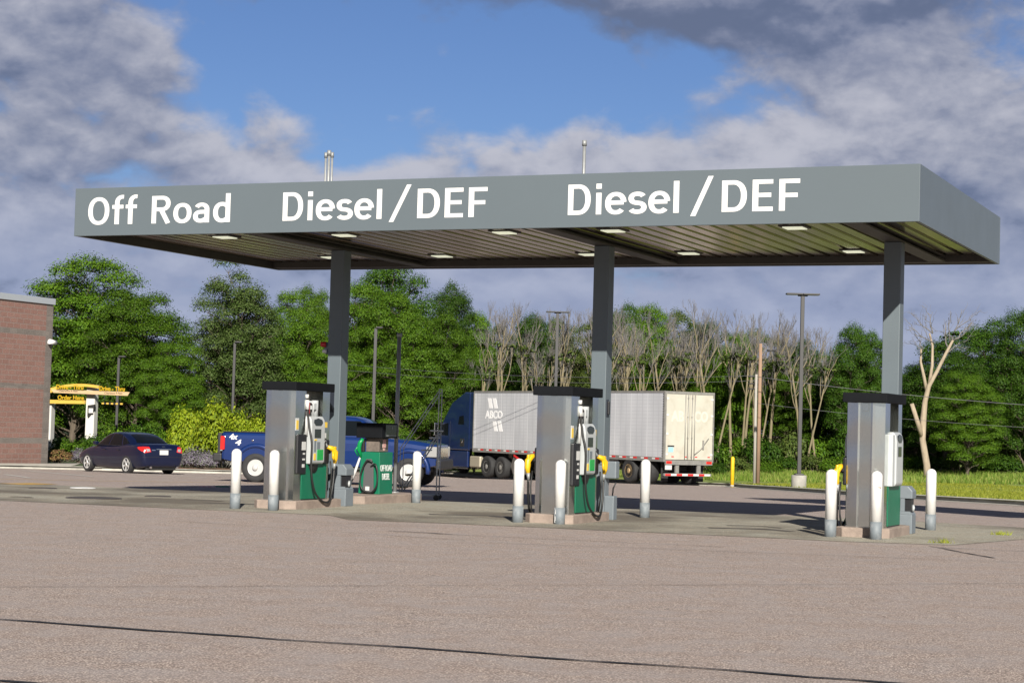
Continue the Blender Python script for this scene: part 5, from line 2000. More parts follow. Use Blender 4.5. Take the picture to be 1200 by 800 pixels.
lettering('lettering', 'Drive - Thru', M_LETY, arch, (0, -0.60, 0), x0=ax(73.5), x1=ax(108), base=azz(90, 456.6), cap=0.21, bold=0.018, depth=0.03, **AT)
lettering('lettering', 'Drive - Thru', M_LETY, arch, (0, -0.56, 0), x0=ax(128), x1=ax(160), base=azz(144, 458.9), cap=0.22, bold=0.018, depth=0.03, **AT)
lettering('lettering', 'Clearance 9 Feet', M_LETK, bm_, (0, -0.552, 0), x0=ax(76), x1=ax(100), base=azz(88, 459.4), cap=0.08, bold=0.01, **AT)
lettering('lettering', 'Clearance 9 Feet', M_LETK, bm_, (0, -0.552, 0), x0=ax(134), x1=ax(157), base=azz(146, 462.2), cap=0.08, bold=0.01, **AT)
lettering('lettering', 'Order Here', M_LETY, arch, (0, -0.38, 0), x0=ax(73), x1=ax(106.5), base=azz(90, 468.6), cap=0.20, bold=0.018, depth=0.03, **AT)
hb = MB()
for i in range(9):
    hb.mi = i % 2
    a, b = 131 + i * 2.93, 131 + (i + 1) * 2.93
    hb.box(ax(a), ax(b), -0.54, -0.48, azz(144, 474.2) + 0.0, azz(144, 472.3))
hbo = hb.build('clearance_bar', [M_YARCH, M_TRIM], arch)
mb = MB()
for px in (134, 154):
    mb.tube([(ax(px), -0.51, azz(px, 472.4)), (ax(px), -0.51, azz(px, 463.6))], 0.012, 6)
mb.build('hanger', M_TRIM, hbo)
q = arot
c = Vector((ax(114.5), -0.36, 0))
mb = MB()
mb.prism([(ax(111), azz(111, 475)), (ax(119.5), azz(119, 474)), (ax(119.5), azz(119, 480)), (ax(112.5), azz(112, 488)), (ax(111), azz(111, 488))], 'y', -0.34, -0.21)
mb.build('speaker_box', M_TRIM, arch)
mb = MB()
mb.box(ax(112.6), ax(118.2), -0.355, -0.342, azz(115, 484), azz(115, 478.5))
mb.build('speaker_face', M_WPOST, arch)

# ------------------------------------------------------------------ poles and wires
M_DPOLE = mat('lamp_pole_bronze', (0.030, 0.029, 0.030), 0.5)
M_CONC = mat('pole_base_concrete', (0.33, 0.315, 0.29), 0.9, var=0.25, scale=4, bump=0.3)


def lamp_pole(px, ytop, D, zg, label, r=0.075, heads=2, base=True, rot=0.0):
    p = at_y(px, 500, D)
    zt = at_y(px, ytop, D).z
    o = thing('lamp_post', label, 'lamp post', (p.x, p.y, zg), rot, 'parking lot lamp posts')
    h = zt - zg
    HL = 0.62 if heads == 2 else 0.34
    if base:
        MB().lathe([(0.28, -0.5), (0.28, 0.48), (0.265, 0.50), (0, 0.50)], 24).build('footing', M_CONC, o)
        MB().box(-0.16, 0.16, -0.16, 0.16, 0.50, 0.56, 0.02).build('base_plate', M_DPOLE, o)
    mb = MB()
    mb.box(-r, r, -r, r, 0.56 if base else -0.2, h - 0.06, 0.01)
    mb.build('pole', M_DPOLE, o)
    for s in ((-1, 1) if heads == 2 else (1,)):
        mb = MB()
        mb.box(min(0, s * HL), max(0, s * HL), -0.17, 0.17, h - 0.05, h + 0.01, 0.015)
        mb.box(min(s * 0.05, s * 0.18), max(s * 0.05, s * 0.18), -0.06, 0.06, h - 0.10, h - 0.052, 0.01)
        hd_ = mb.build('lamp_head', M_DPOLE, o)
        MB().box(min(s * HL * 0.35, s * HL * 0.93), max(s * HL * 0.35, s * HL * 0.93), -0.13, 0.13, h - 0.058, h - 0.0505).build('lens', M_CONS, hd_)
    return o


lp = at_y(936, 573, 70.5)
lamp_pole(937.5, 344, 70.5, zlawn(lp.x, lp.y) - 0.05, 'tall dark twin-head lamp post on a round concrete footing in the grass', r=0.068)
lamp_pole(136.5, 417, 90, -0.5, 'thin dark lamp post behind the drive-thru arch', r=0.06, heads=1)
lamp_pole(272, 400, 88, -0.5, 'thin dark lamp post in front of the rounded poplar', r=0.06, heads=1)
lamp_pole(437, 383, 92, -0.6, 'slim dark lamp post left of the riser pipe before the leafy trees', r=0.075, heads=1)
lamp_pole(650, 365, 101, -1.0, 'dark twin-head lamp post rising above the middle pump and trailer', r=0.08, heads=2)

M_WOOD = mat('pole_wood', (0.29, 0.185, 0.12), 0.85, var=0.35, scale=3, stretch=(6, 6, 0.6), col2=(0.22, 0.145, 0.10))
M_WOODG = mat('pole_grey', (0.34, 0.32, 0.285), 0.85, var=0.25, scale=3, stretch=(6, 6, 0.6))


def wood_pole(px0, py0, px1, py1, D, m, label, r, name='utility_pole'):
    a = at_y(px0, py0, D)
    b_ = at_y(px1, py1, D)
    zg = zlawn(a.x, a.y)
    h = b_.z - zg
    o = thing(name, label, 'utility pole', (a.x, a.y, zg))
    MB().tube([(0, 0, -0.3), (b_.x - a.x, 0, h)], [r, r * 0.82], 14).build('shaft', m, o)
    return o, a, h


o, a, h = wood_pole(888.3, 555, 891.5, 402.5, 81, M_WOOD, 'tall brown wooden utility pole on the grass verge', 0.085)
MB().tube([(0.25, 0, h - 0.28), (0.62, 0, h - 0.30)], 0.035, 8).build('bracket', M_DPOLE, o)
o2, a2, h2 = wood_pole(884.0, 563, 886.3, 438.5, 80, M_WOODG, 'shorter pale grey utility pole leaning beside the brown one', 0.066)
for i, z in enumerate((h2 - 0.1, h2 - 0.4, h2 - 0.62)):
    MB().tube([(-0.08, -0.10, z), (-0.38, -0.10, z)], 0.03, 8).build('insulator', M_DPOLE, o2)
M_WIRE = mat('wire_grey', (0.10, 0.10, 0.11), 0.5, metal=0.2)
PW = Vector((a2.x, a2.y, 0))
for (pxa, pya, pxb, pyb, r, lab) in ((885, 441, 1500, 486, 0.013, 'upper power line sagging right from the grey pole'), (885, 472, 1500, 508, 0.008, 'lower thin power line running right from the grey pole'),
                                   (884, 440, 380, 424, 0.009, 'upper power line running left from the grey pole'), (884, 446, 380, 431, 0.009, 'second power line running left from the grey pole')):
    A = at_y(pxa, pya, 80.0)
    B = at_y(pxb, pyb, 96.0 if pxb < 800 else 74.0)
    pts = []
    for i in range(25):
        t = i / 24
        p = A.lerp(B, t)
        p.z -= 0.35 * 4 * t * (1 - t)
        pts.append(p - A)
    ob = MB().tube(pts, r, 6).build('power_line', M_WIRE, None, A)
    tag(ob, lab, 'cable')

yp = at_y(858, 569, 76.5)
o = thing('yellow_post', 'yellow steel guard post on the verge right of the trailer', 'bollard', (yp.x, yp.y, zlawn(yp.x, yp.y) - 0.05))
MB().lathe([(0.075, -0.2), (0.075, 1.08), (0.06, 1.14), (0.03, 1.165), (0, 1.17)], 20).build('post', mat('post_yellow', (0.72, 0.45, 0.01), 0.5, var=0.15, scale=6), o)
MB().lathe([(0.078, -0.05), (0.078, 0.03), (0.0, 0.03)], 20).build('foot_collar', M_KERB, o)

# mast and board added outside the frame to shade a strip of the lot
sg = thing('shadow_mast', 'added off-frame mast with a blank board that shades a strip of the lot', 'shadow caster', (13.9, 17.0, 0), math.atan2(9.9, -3.7))
MB().cyl((0, 0, -0.3), (0, 0, 14.2), 0.22, 0.16, 16).build('mast', M_GALV, sg)
MB().box(0.3, 11.6, -1.3, 1.3, 12.2, 12.9, 0.03).build('shadow_board', M_FASC, sg)

# ------------------------------------------------------------------ trees and plants
RNG = np.random.default_rng(11)


def leaf_mat(name, a, b_, c, trans=0.13):
    """three leaf tones picked per leaf; thin leaves pass some light"""
    m = bpy.data.materials.new(name)
    m.use_nodes = True
    n = m.node_tree
    K = n.links.new
    p = n.nodes['Principled BSDF']
    g = n.nodes.new('ShaderNodeNewGeometry')
    r = n.nodes.new('ShaderNodeValToRGB')
    r.color_ramp.elements[0].color = (*a, 1)
    r.color_ramp.elements[1].color = (*c, 1)
    e = r.color_ramp.elements.new(0.5)
    e.color = (*b_, 1)
    K(g.outputs['Random Per Island'], r.inputs['Fac'])
    oi = n.nodes.new('ShaderNodeObjectInfo')
    hs = n.nodes.new('ShaderNodeHueSaturation')
    mr = n.nodes.new('ShaderNodeMapRange')
    mr.inputs['To Min'].default_value = 0.85
    mr.inputs['To Max'].default_value = 1.4
    K(oi.outputs['Random'], mr.inputs['Value'])
    K(mr.outputs['Result'], hs.inputs['Value'])
    K(r.outputs['Color'], hs.inputs['Color'])
    K(hs.outputs['Color'], p.inputs['Base Color'])
    p.inputs['Roughness'].default_value = 0.55
    p.inputs['Specular IOR Level'].default_value = 0.14
    t = n.nodes.new('ShaderNodeBsdfTranslucent')
    K(hs.outputs['Color'], t.inputs['Color'])
    mx = n.nodes.new('ShaderNodeMixShader')
    mx.inputs['Fac'].default_value = trans
    K(p.outputs[0], mx.inputs[1])
    K(t.outputs[0], mx.inputs[2])
    K(mx.outputs[0], n.nodes['Material Output'].inputs['Surface'])
    return m


M_LF1 = leaf_mat('leaf_locust', (0.0274, 0.0658, 0.0043), (0.0479, 0.1030, 0.0058), (0.0821, 0.1426, 0.0100))
M_LF2 = leaf_mat('leaf_poplar', (0.0310, 0.0590, 0.0101), (0.0540, 0.0900, 0.0194), (0.1037, 0.1404, 0.0454))
M_LF3 = leaf_mat('leaf_maple', (0.0139, 0.0403, 0.0036), (0.0263, 0.0640, 0.0048), (0.0457, 0.0858, 0.0083))
M_LF4 = leaf_mat('leaf_gold', (0.0918, 0.1458, 0.0054), (0.1620, 0.2214, 0.0081), (0.2322, 0.2754, 0.0171))
M_LF5 = leaf_mat('leaf_olive', (0.0361, 0.0608, 0.0114), (0.0560, 0.0855, 0.0162), (0.0921, 0.1178, 0.0285))
M_LFL = leaf_mat('leaf_lavender', (0.11, 0.09, 0.13), (0.16, 0.14, 0.18), (0.12, 0.15, 0.08))
M_LFR = leaf_mat('leaf_reddish', (0.10, 0.05, 0.03), (0.14, 0.08, 0.035), (0.09, 0.11, 0.03))
M_BARK = mat('bark_grey', (0.12, 0.095, 0.07), 0.9, var=0.4, scale=3, stretch=(5, 5, 0.8), bump=0.6, bscale=20)
M_BARKB = mat('bark_buff', (0.205, 0.172, 0.105), 0.9, var=0.35, scale=2.5, stretch=(4, 4, 0.7), bump=0.4, bscale=20, col2=(0.15, 0.125, 0.07))
M_TWIG = mat('twig_grey', (0.150, 0.140, 0.135), 0.9)
M_DEADW = mat('dead_wood', (0.36, 0.295, 0.215), 0.9, var=0.35, scale=2.5, stretch=(4, 4, 0.8), bump=0.4, bscale=18, col2=(0.25, 0.20, 0.145))


def leaf_mesh(name, C, N, size, aspect, m, rng):
    """one small quad per centre C, facing about N"""
    k = len(C)
    N = N + rng.normal(0, 0.42, (k, 3))
    N /= np.linalg.norm(N, axis=1)[:, None] + 1e-9
    a = rng.normal(0, 1, (k, 3))
    T = np.cross(N, a)
    T /= np.linalg.norm(T, axis=1)[:, None] + 1e-9
    B = np.cross(N, T)
    s = size * rng.uniform(0.55, 1.3, (k, 1))
    T = T * s
    B = B * s * aspect
    fold = N * s * 0.18
    V = np.empty((k, 4, 3))
    V[:, 0] = C - T
    V[:, 1] = C - B * 0.9 + fold
    V[:, 2] = C + T
    V[:, 3] = C + B * 0.9 + fold
    me = bpy.data.meshes.new(name)
    me.vertices.add(4 * k)
    me.vertices.foreach_set('co', V.reshape(-1).astype(np.float32))
    me.loops.add(4 * k)
    me.loops.foreach_set('vertex_index', np.arange(4 * k, dtype=np.int32))
    me.polygons.add(k)
    me.polygons.foreach_set('loop_start', np.arange(0, 4 * k, 4, dtype=np.int32))
    me.polygons.foreach_set('loop_total', np.full(k, 4, dtype=np.int32))
    me.update()
    me.validate()
    me.materials.append(m)
    return me


def crown_points(clumps, per, rng, flat=0.5, shell=0.55):
    Cs, Ns = [], []
    for (c, r) in clumps:
        k = int(per * (r ** 1.7))
        d = rng.normal(0, 1, (k, 3))
        d /= np.linalg.norm(d, axis=1)[:, None]
        d[:, 2] = np.where(d[:, 2] < -0.25, -d[:, 2] * 0.6, d[:, 2])
        rad = r * (shell + (1 - shell) * rng.uniform(0, 1, (k, 1))) * rng.uniform(0.8, 1.12, (k, 1))
        p = d * rad
        p[:, 2] *= flat
        Cs.append(p + np.array(c))
        nn_ = d * np.array([1, 1, 1.0]) + np.array([0, 0, 0.55])
        Ns.append(nn_)
    return np.vstack(Cs), np.vstack(Ns)


def bend(p0, p1, k, wob, rng, sag=0.0):
    p0, p1 = Vector(p0), Vector(p1)
    out = []
    for i in range(k + 1):
        t = i / k
        q = p0.lerp(p1, t)
        if 0 < i < k:
            q += Vector(rng.normal(0, wob, 3))
        q.z += sag * math.sin(PI * t)
        out.append(q)
    return out


def make_tree(nm, H, W, kind, seed, m_leaf, bark, per=420, size=0.13, nclump=26, flat=0.5, rc=(0.75, 1.35), base=0.22, trunk_r=0.22, shape=1.0):
    """tree of height H and crown width W, at the origin: returns (trunk mesh, crown mesh)"""
    rng = np.random.default_rng(seed)
    zc = H * (base + (1 - base) / 2)
    hz = H * (1 - base) / 2
    clumps = []
    ns = int(nclump * 0.72)
    ph0 = rng.uniform(0, 6.28)
    lump = rng.uniform(0, 6.28, 6)
    for i in range(nclump):
        if i < ns:
            zf = 1 - (i + 0.5) / ns * 1.75
            a = ph0 + i * 2.39996
            t = 1.0
        else:
            zf = rng.uniform(-0.7, 0.75)
            a = rng.uniform(0, 6.28)
            t = rng.uniform(0.15, 0.7)
        rr_ = math.sqrt(max(0, 1 - zf * zf))
        # lobed outline
        t *= 1 + 0.13 * math.sin(2 * a + lump[0]) + 0.11 * math.sin(3 * a + 2.5 * zf + lump[1]) + 0.10 * math.sin(5 * zf + lump[2] + a) + rng.normal(0, 0.05)
        r = rng.uniform(*rc) * (W / 7.0) * (1 + 0.04 * max(0, zf))
        p = np.array([math.cos(a) * rr_ * t * (W / 2 - r * 0.7), math.sin(a) * rr_ * t * (W / 2 - r * 0.7), zf * t * (hz - r * flat * 0.7)])
        f = 1 - max(0, zf) ** 2 * (shape - 1) * 0.5
        p[0] *= f
        p[1] *= f
        p[2] = max(p[2] + zc, H * base * 0.6 + 0.3)
        clumps.append((p, r))
    # trunk and limbs
    mb = MB()
    top = Vector((rng.normal(0, 0.25), rng.normal(0, 0.25), H * 0.86))
    spine = bend((0, 0, -0.3), top, 7, 0.10 * W / 7, rng)
    k = len(spine)
    mb.tube(spine, [trunk_r * (1.25 if i == 0 else 1 - 0.82 * i / (k - 1)) for i in range(k)], 9)
    for p, r in clumps:
        zt = max(H * base * 0.75, p[2] - abs(rng.normal(0.9, 0.4)) - 0.25 * math.hypot(p[0], p[1]))
        f = min(0.98, (zt + 0.3) / (top.z + 0.3)) * (k - 1)
        i = min(k - 2, int(f))
        q = spine[i].lerp(spine[i + 1], f - i)
        rr = trunk_r * (0.30 - 0.14 * zt / H)
        lim = bend(q, (p[0], p[1], p[2] - r * flat * 0.2), 4, 0.12, rng, sag=0.15)
        mb.tube(lim, [rr, rr * 0.8, rr * 0.6, rr * 0.45, rr * 0.25], 6)
        for _ in range(4):
            d = rng.normal(0, 1, 3)
            d[2] = abs(d[2]) * 0.5
            d = d / np.linalg.norm(d) * r * 0.8
            d[2] *= flat * 1.4
            mb.tube([lim[3], lim[3].lerp(Vector(p + d), 0.5) + Vector(rng.normal(0, .06, 3)), Vector(p + d)], [rr * 0.4, rr * 0.25, rr * 0.1], 4)
    tm = mb.mesh(nm + '_trunk', bark)
    C, N = crown_points(clumps, per, rng, flat)
    cm = leaf_mesh(nm + '_crown', C, N, size, 0.62, m_leaf, rng)
    return tm, cm


def make_bare(nm, H, seed, leafy=0.0, stems=2, spread=0.03, tr=0.17, m_bark=None, m_leaf=None, twigs=True):
    """multi-stemmed half-dead tree: pale trunks, grey twigs, sparse leaves"""
    rng = np.random.default_rng(seed)
    mb, tw = MB(), MB()
    Lc = []

    def grow(p, d, ln, r, depth):
        k = 4
        pts = [Vector(p)]
        dd = Vector(d).normalized()
        for i in range(k):
            dd = (dd + Vector(rng.normal(0, 0.055 if depth == 0 else 0.15, 3)) + Vector((0, 0, 0.05))).normalized()
            pts.append(pts[-1] + dd * ln / k)
        if depth < 2:
            mb.tube(pts, [r * (1 - 0.55 * i / k) for i in range(k + 1)], 7 if depth == 0 else 5)
        else:
            tw.tube(pts, [r * (1 - 0.7 * i / k) for i in range(k + 1)], 4 if depth == 2 else 3, cap=False)
        if leafy and depth in (1, 2) and pts[-1].z < H * 0.72 and rng.uniform() < leafy:
            Lc.append((np.array(pts[-1]), rng.uniform(0.22, 0.5)))
        if depth >= (4 if twigs else 2):
            return
        nch = (6, 5, 5, 4)[depth] if depth < 4 else 0
        for j in range(nch):
            t = rng.uniform(0.58 if depth == 0 else 0.3, 1.0)
            f = t * k
            i = min(k - 1, int(f))
            q = pts[i].lerp(pts[i + 1], f - i)
            a = rng.uniform(0, 2 * PI)
            sp_ = rng.uniform(0.35, 0.85)
            side = Vector((math.cos(a), math.sin(a), 0))
            nd = (dd * (1 - sp_ * 0.5) + side * sp_ * 0.62 + Vector((0, 0, 0.6))).normalized()
            grow(q, nd, ln * (0.42, 0.46, 0.5, 0.55)[depth] * rng.uniform(0.7, 1.15) * (1.15 - 0.35 * t), r * (0.38, 0.42, 0.5, 0.6)[depth], depth + 1)
    for s in range(stems):
        a = rng.uniform(0, 2 * PI)
        d = Vector((math.cos(a) * spread, math.sin(a) * spread, 1))
        grow((math.cos(a) * 0.15, math.sin(a) * 0.15, -0.3), d, H * rng.uniform(0.66, 0.78), tr * rng.uniform(0.7, 1.1), 0)
    tm = mb.mesh(nm + '_trunk', m_bark or M_BARKB)
    wm = tw.mesh(nm + '_twigs', M_TWIG)
    cm = None
    if Lc:
        C, N = crown_points(Lc, 190, rng, 0.7, 0.1)
        cm = leaf_mesh(nm + '_crown', C, N, 0.11, 0.6, m_leaf or M_LF5, rng)
    return tm, wm, cm


def make_bush(nm, W, H, seed, m, per=700, size=0.075, nclump=14, flat=0.75, up=0.3, rc=(0.28, 0.48), stems=True):
    rng = np.random.default_rng(seed)
    cl = []
    for i in range(nclump):
        a, t = rng.uniform(0, 2 * PI), math.sqrt(rng.uniform(0.02, 1))
        r = rng.uniform(*rc) * H
        x, y = math.cos(a) * t * (W / 2 - r * .7), math.sin(a) * t * (W / 2 - r * .7)
        z = max(r * flat * 0.6, (H - r * flat) * math.sqrt(max(0.05, 1 - t * t * 0.85)) * rng.uniform(0.45, 1.0))
        cl.append((np.array([x, y, z]), r))
    C, N = crown_points(cl, per / (H ** 1.0), rng, flat, 0.4)
    keep = C[:, 2] > 0.0
    cm = leaf_mesh(nm + '_foliage', C[keep], N[keep], size, 0.6, m, rng)
    mb = MB()
    for p, r in cl:
        mb.tube(bend((p[0] * 0.15, p[1] * 0.15, -0.1), p, 3, 0.04, rng), [0.03, 0.025, 0.018, 0.01], 5)
    return mb.mesh(nm + '_stems', M_BARK), cm


def plant(name, label, cat, meshes, names, loc, rz, sc, group):
    o = thing(name, label, cat, loc, rz, group)
    o.scale = sc
    for me, nm in zip(meshes, names):
        if me is not None:
            link(nm, me, o)
    return o


TK = {}
TK['locust'] = [make_tree('locust', 10, 7.5, 'locust', s, M_LF1, M_BARK, per=1020, size=0.061, nclump=88, flat=0.66, rc=(0.85, 1.5), base=0.06) for s in (1, 2, 3)]
TK['poplar'] = [make_tree('poplar', 10, 5.6, 'poplar', 5, M_LF2, M_BARK, per=1250, size=0.053, nclump=95, flat=0.9, rc=(0.95, 1.4), base=0.04, shape=1.1)]
TK['maple'] = [make_tree('maple', 10, 7, 'maple', s, M_LF3, M_BARK, per=1000, size=0.061, nclump=88, flat=0.8, rc=(0.85, 1.45), base=0.03) for s in (7, 8)]
TK['olive'] = [make_tree('olive', 10, 6.5, 'olive', s, M_LF5, M_BARKB, per=800, size=0.060, nclump=80, flat=0.8, rc=(0.8, 1.35), base=0.04, trunk_r=0.14) for s in (9, 10)]
BARE = [make_bare('bare', 10, 21, 0.45, 2, spread=0.04, tr=0.105), make_bare('bare', 10, 22, 0.30, 2, spread=0.05, tr=0.10), make_bare('bare', 10, 23, 0.60, 1, spread=0.04, tr=0.12), make_bare('bare', 10, 24, 0.20, 1, spread=0.04, tr=0.115)]
BUSH = {'gold': make_bush('gold', 4.4, 2.6, 31, M_LF4, per=1500, size=0.085, nclump=22, flat=0.8), 'green': make_bush('green', 3.0, 2.0, 32, M_LF1, per=1100, size=0.085, nclump=16),
        'dark': make_bush('dark', 3.2, 1.9, 33, M_LF3, per=1000, size=0.085, nclump=15), 'lav': make_bush('lav', 1.5, 0.9, 34, M_LFL, per=1500, size=0.035, nclump=14, flat=1.1, rc=(0.3, 0.5)),
        'red': make_bush('red', 2.0, 1.2, 35, M_LFR, per=1100, size=0.06, nclump=14), 'olive': make_bush('olive', 3.0, 1.7, 36, M_LF5, per=950, size=0.08, nclump=15)}


def ground_at(x, y):
    """lawn on the right of the kerb, planting bed on the left"""
    if y < 50:
        return gz(y)
    return zlawn(x, y) if x > -7.5 - (y - 100) * 0.35 else zbed(x, y)


def tree_at(kind, var, px, ytop, D, wpx, label, group='leafy trees at the edge of the lot', name='tree'):
    p = at_y(px, ytop, D)
    zg = ground_at(p.x, D) - 0.05
    h = p.z - zg
    w0 = {'locust': 7.5, 'poplar': 5.6, 'maple': 7.0, 'olive': 6.5}[kind]
    w_ = wpx * D / FOC
    tm, cm = TK[kind][var % len(TK[kind])]
    sxy = w_ / w0
    return plant(name, label, 'tree', (tm, cm), ('trunk', 'crown'), (p.x, D, zg), random.uniform(0, 6.28), (sxy, sxy, h / 10.0 * 0.985), group)


def bare_at(var, px, ytop, D, sxy, label, group='bare pale trunked trees behind the trailer', name='bare_tree'):
    p = at_y(px, ytop, D)
    zg = ground_at(p.x, D) - 0.05
    h = p.z - zg
    tm, wm, cm = BARE[var]
    return plant(name, label, 'tree', (tm, wm, cm), ('trunk', 'twigs', 'crown'), (p.x, D, zg), random.uniform(0, 6.28), (sxy, sxy, h / 10.6), group)


def bush_at(kind, px, ytop, D, wpx, label, group, name='shrub', cat='shrub', hmin=0.4):
    p = at_y(px, ytop, D)
    zg = ground_at(p.x, D) - 0.03
    h = max(hmin, p.z - zg)
    W0, H0 = {'gold': (4.4, 2.6), 'green': (3.0, 2.0), 'dark': (3.2, 1.9), 'lav': (1.5, 0.9), 'red': (2.0, 1.2), 'olive': (3.0, 1.7)}[kind]
    st, cm = BUSH[kind]
    s = wpx * D / FOC / W0
    return plant(name, label, cat, (st, cm), ('stems', 'foliage'), (p.x, D, zg), random.uniform(0, 6.28), (s, s, h / H0), group)


# the leafy trees one can tell apart, left to right
tree_at('locust', 0, 92, 309, 100, 165, 'large layered green tree rising directly behind the block building corner')
tree_at('locust', 1, 165, 343, 97, 125, 'spreading green tree right of the tallest one behind the drive-thru arch')
tree_at('locust', 2, 205, 405, 94, 80, 'small bright green tree between the spreading tree and the poplar')
tree_at('poplar', 0, 279, 317, 98, 112, 'tall rounded grey-green poplar above the golden shrub')
tree_at('locust', 0, 352, 348, 104, 84, 'small crowned green tree between the poplar and the left column')
tree_at('locust', 1, 372, 340, 108, 60, 'green tree half hidden by the left canopy column')
tree_at('maple', 0, 460, 312, 112, 118, 'tallest dark green tree reaching the canopy edge right of the left column')
tree_at('locust', 2, 428, 338, 104, 90, 'layered green tree just right of the left canopy column')
tree_at('locust', 0, 474, 352, 102, 100, 'broad layered green tree above the rolling ladder')
tree_at('maple', 1, 531, 335, 108, 70, 'dark rounded green tree left of the bare trunks')
tree_at('locust', 1, 520, 372, 102, 86, 'bright green tree above the navy tractor roof')
tree_at('locust', 2, 390, 415, 100, 90, 'low green tree behind the pickup cab')
tree_at('maple', 0, 1002, 384, 104, 72, 'dark green tree between the tall lamp post and the right column')
tree_at('maple', 1, 1028, 392, 108, 60, 'dark green tree standing behind the right canopy column')
tree_at('maple', 0, 1110, 398, 100, 92, 'green tree close behind the dead white tree')
tree_at('maple', 1, 1156, 378, 104, 100, 'big dark green tree right of the dead tree')
tree_at('locust', 1, 1135, 438, 94, 84, 'lighter green tree low in front of the dark trees on the right')
tree_at('maple', 0, 1206, 362, 100, 84, 'tall dark green tree at the right edge of the wood')
tree_at('maple', 1, 1076, 430, 102, 66, 'small green tree right of the right column')
for px, yt, D, w_, lab in ((300, 385, 112, 130, 'filling green tree behind the poplar'), (150, 400, 112, 150, 'filling green tree behind the left trees'),):
    tree_at('maple', 1, px, yt, D, w_, lab)
# the wood behind the bare trunks
WOOD = 'leafy green tree in the wood behind the bare trunks and trailer'
for i, (px, yt, w_) in enumerate(((556, 385, 66), (588, 396, 62), (622, 384, 64), (655, 392, 60), (690, 386, 66), (728, 372, 66), (762, 376, 66), (798, 380, 70), (828, 392, 60), (862, 408, 64), (900, 402, 64), (934, 412, 60), (966, 430, 60), (700, 420, 80), (600, 425, 80), (845, 430, 80), (780, 415, 80), (980, 440, 70), (920, 440, 70))):
    tree_at(('locust', 'olive', 'maple')[i % 3], i, px, yt - 12, 109 + (i * 5) % 9, w_ * 1.15, WOOD, 'trees of the wood behind the bare trunks')
for i, (px, yt, w_) in enumerate(((30, 430, 110), (90, 440, 110), (200, 440, 110), (330, 430, 110), (420, 425, 110), (500, 430, 110), (1060, 440, 100), (1120, 450, 110), (1180, 440, 110), (1010, 455, 90))):
    tree_at('maple', i, px, yt, 112 + (i * 3) % 7, w_, 'low dark green tree filling the back of the wood', 'low trees filling the back of the wood')
# bare and half-dead trees
BL = 'pale trunked half-bare tree with grey twigs in the row behind the trailer'
for i, (px, yt, s, v) in enumerate(((560, 372, 0.75, 2), (592, 332, 0.95, 0), (610, 340, 0.9, 2), (628, 348, 0.8, 1), (652, 346, 0.9, 2), (676, 338, 0.85, 0), (700, 352, 0.8, 1), (722, 348, 0.9, 1), (742, 346, 0.9, 3), (760, 350, 0.85, 0), (783, 354, 0.9, 1), (804, 358, 0.85, 2),
                                    (838, 344, 1.0, 1), (856, 350, 0.95, 3), (872, 356, 0.9, 0), (892, 362, 0.9, 1), (908, 352, 0.95, 3), (924, 360, 0.9, 0), (944, 368, 0.9, 1), (962, 372, 0.9, 2), (640, 385, 0.8, 0), (548, 405, 0.7, 3), (985, 420, 0.9, 2))):
    bare_at(v, px, yt, 103 + (i * 7) % 6, s * 1.02, BL)
for i in range(26):
    px = 566 + i * 15.6 + (i * 37 % 11) - 5
    bare_at((1, 3, 2, 0)[i % 4], px, 345 + (i * 29 % 17) + max(0, (px - 760) * 0.09), 110 + i % 5, 0.72 + (i * 13 % 7) * 0.03, BL)
# the dead white tree
p = at_y(1086, 556, 92)
zg = zlawn(p.x, p.y)
dt = thing('dead_tree', 'dead white tree with snapped limb standing right of the right column', 'tree', (p.x, p.y, zg))


def D2(px, py, dy=0.0):
    q = at_y(px, py, 92)
    return Vector((q.x - p.x, dy, q.z - zg))


mb = MB()
mb.tube([D2(1087, 566), D2(1086, 545), D2(1081, 515), D2(1082, 490), D2(1084, 470), D2(1088, 452, -.1), D2(1097, 435, -.2), D2(1107, 414, -.3), D2(1115, 399, -.3)], [0.19, 0.165, 0.15, 0.15, 0.125, 0.11, 0.09, 0.075, 0.055], 12)
mb.tube([D2(1081, 513), D2(1074, 494, -.2), D2(1067, 473, -.3)], [0.12, 0.115, 0.10], 10)
mb.tube([D2(1086, 458), D2(1083, 440, .1), D2(1080, 424, .2), D2(1081, 408, .3)], [0.09, 0.08, 0.06, 0.045], 8)
mb.tube([D2(1089, 450), D2(1094, 428, .3), D2(1095, 405, .4), D2(1092, 390, .5)], [0.09, 0.075, 0.06, 0.045], 8)
mb.build('trunk', M_DEADW, dt)
mb = MB()
rng = np.random.default_rng(77)


def twig(a, b_, r, dep):
    pts = bend(a, b_, 4, 0.05, rng)
    mb.tube(pts, [r, r * 0.8, r * 0.6, r * 0.45, r * 0.3], 5)
    if dep:
        d = (Vector(b_) - Vector(a))
        for j in range(3):
            q = pts[1 + j]
            e = q + d * rng.uniform(0.35, 0.6) + Vector(rng.normal(0, d.length * 0.25, 3))
            twig(q, e, r * 0.5, dep - 1)


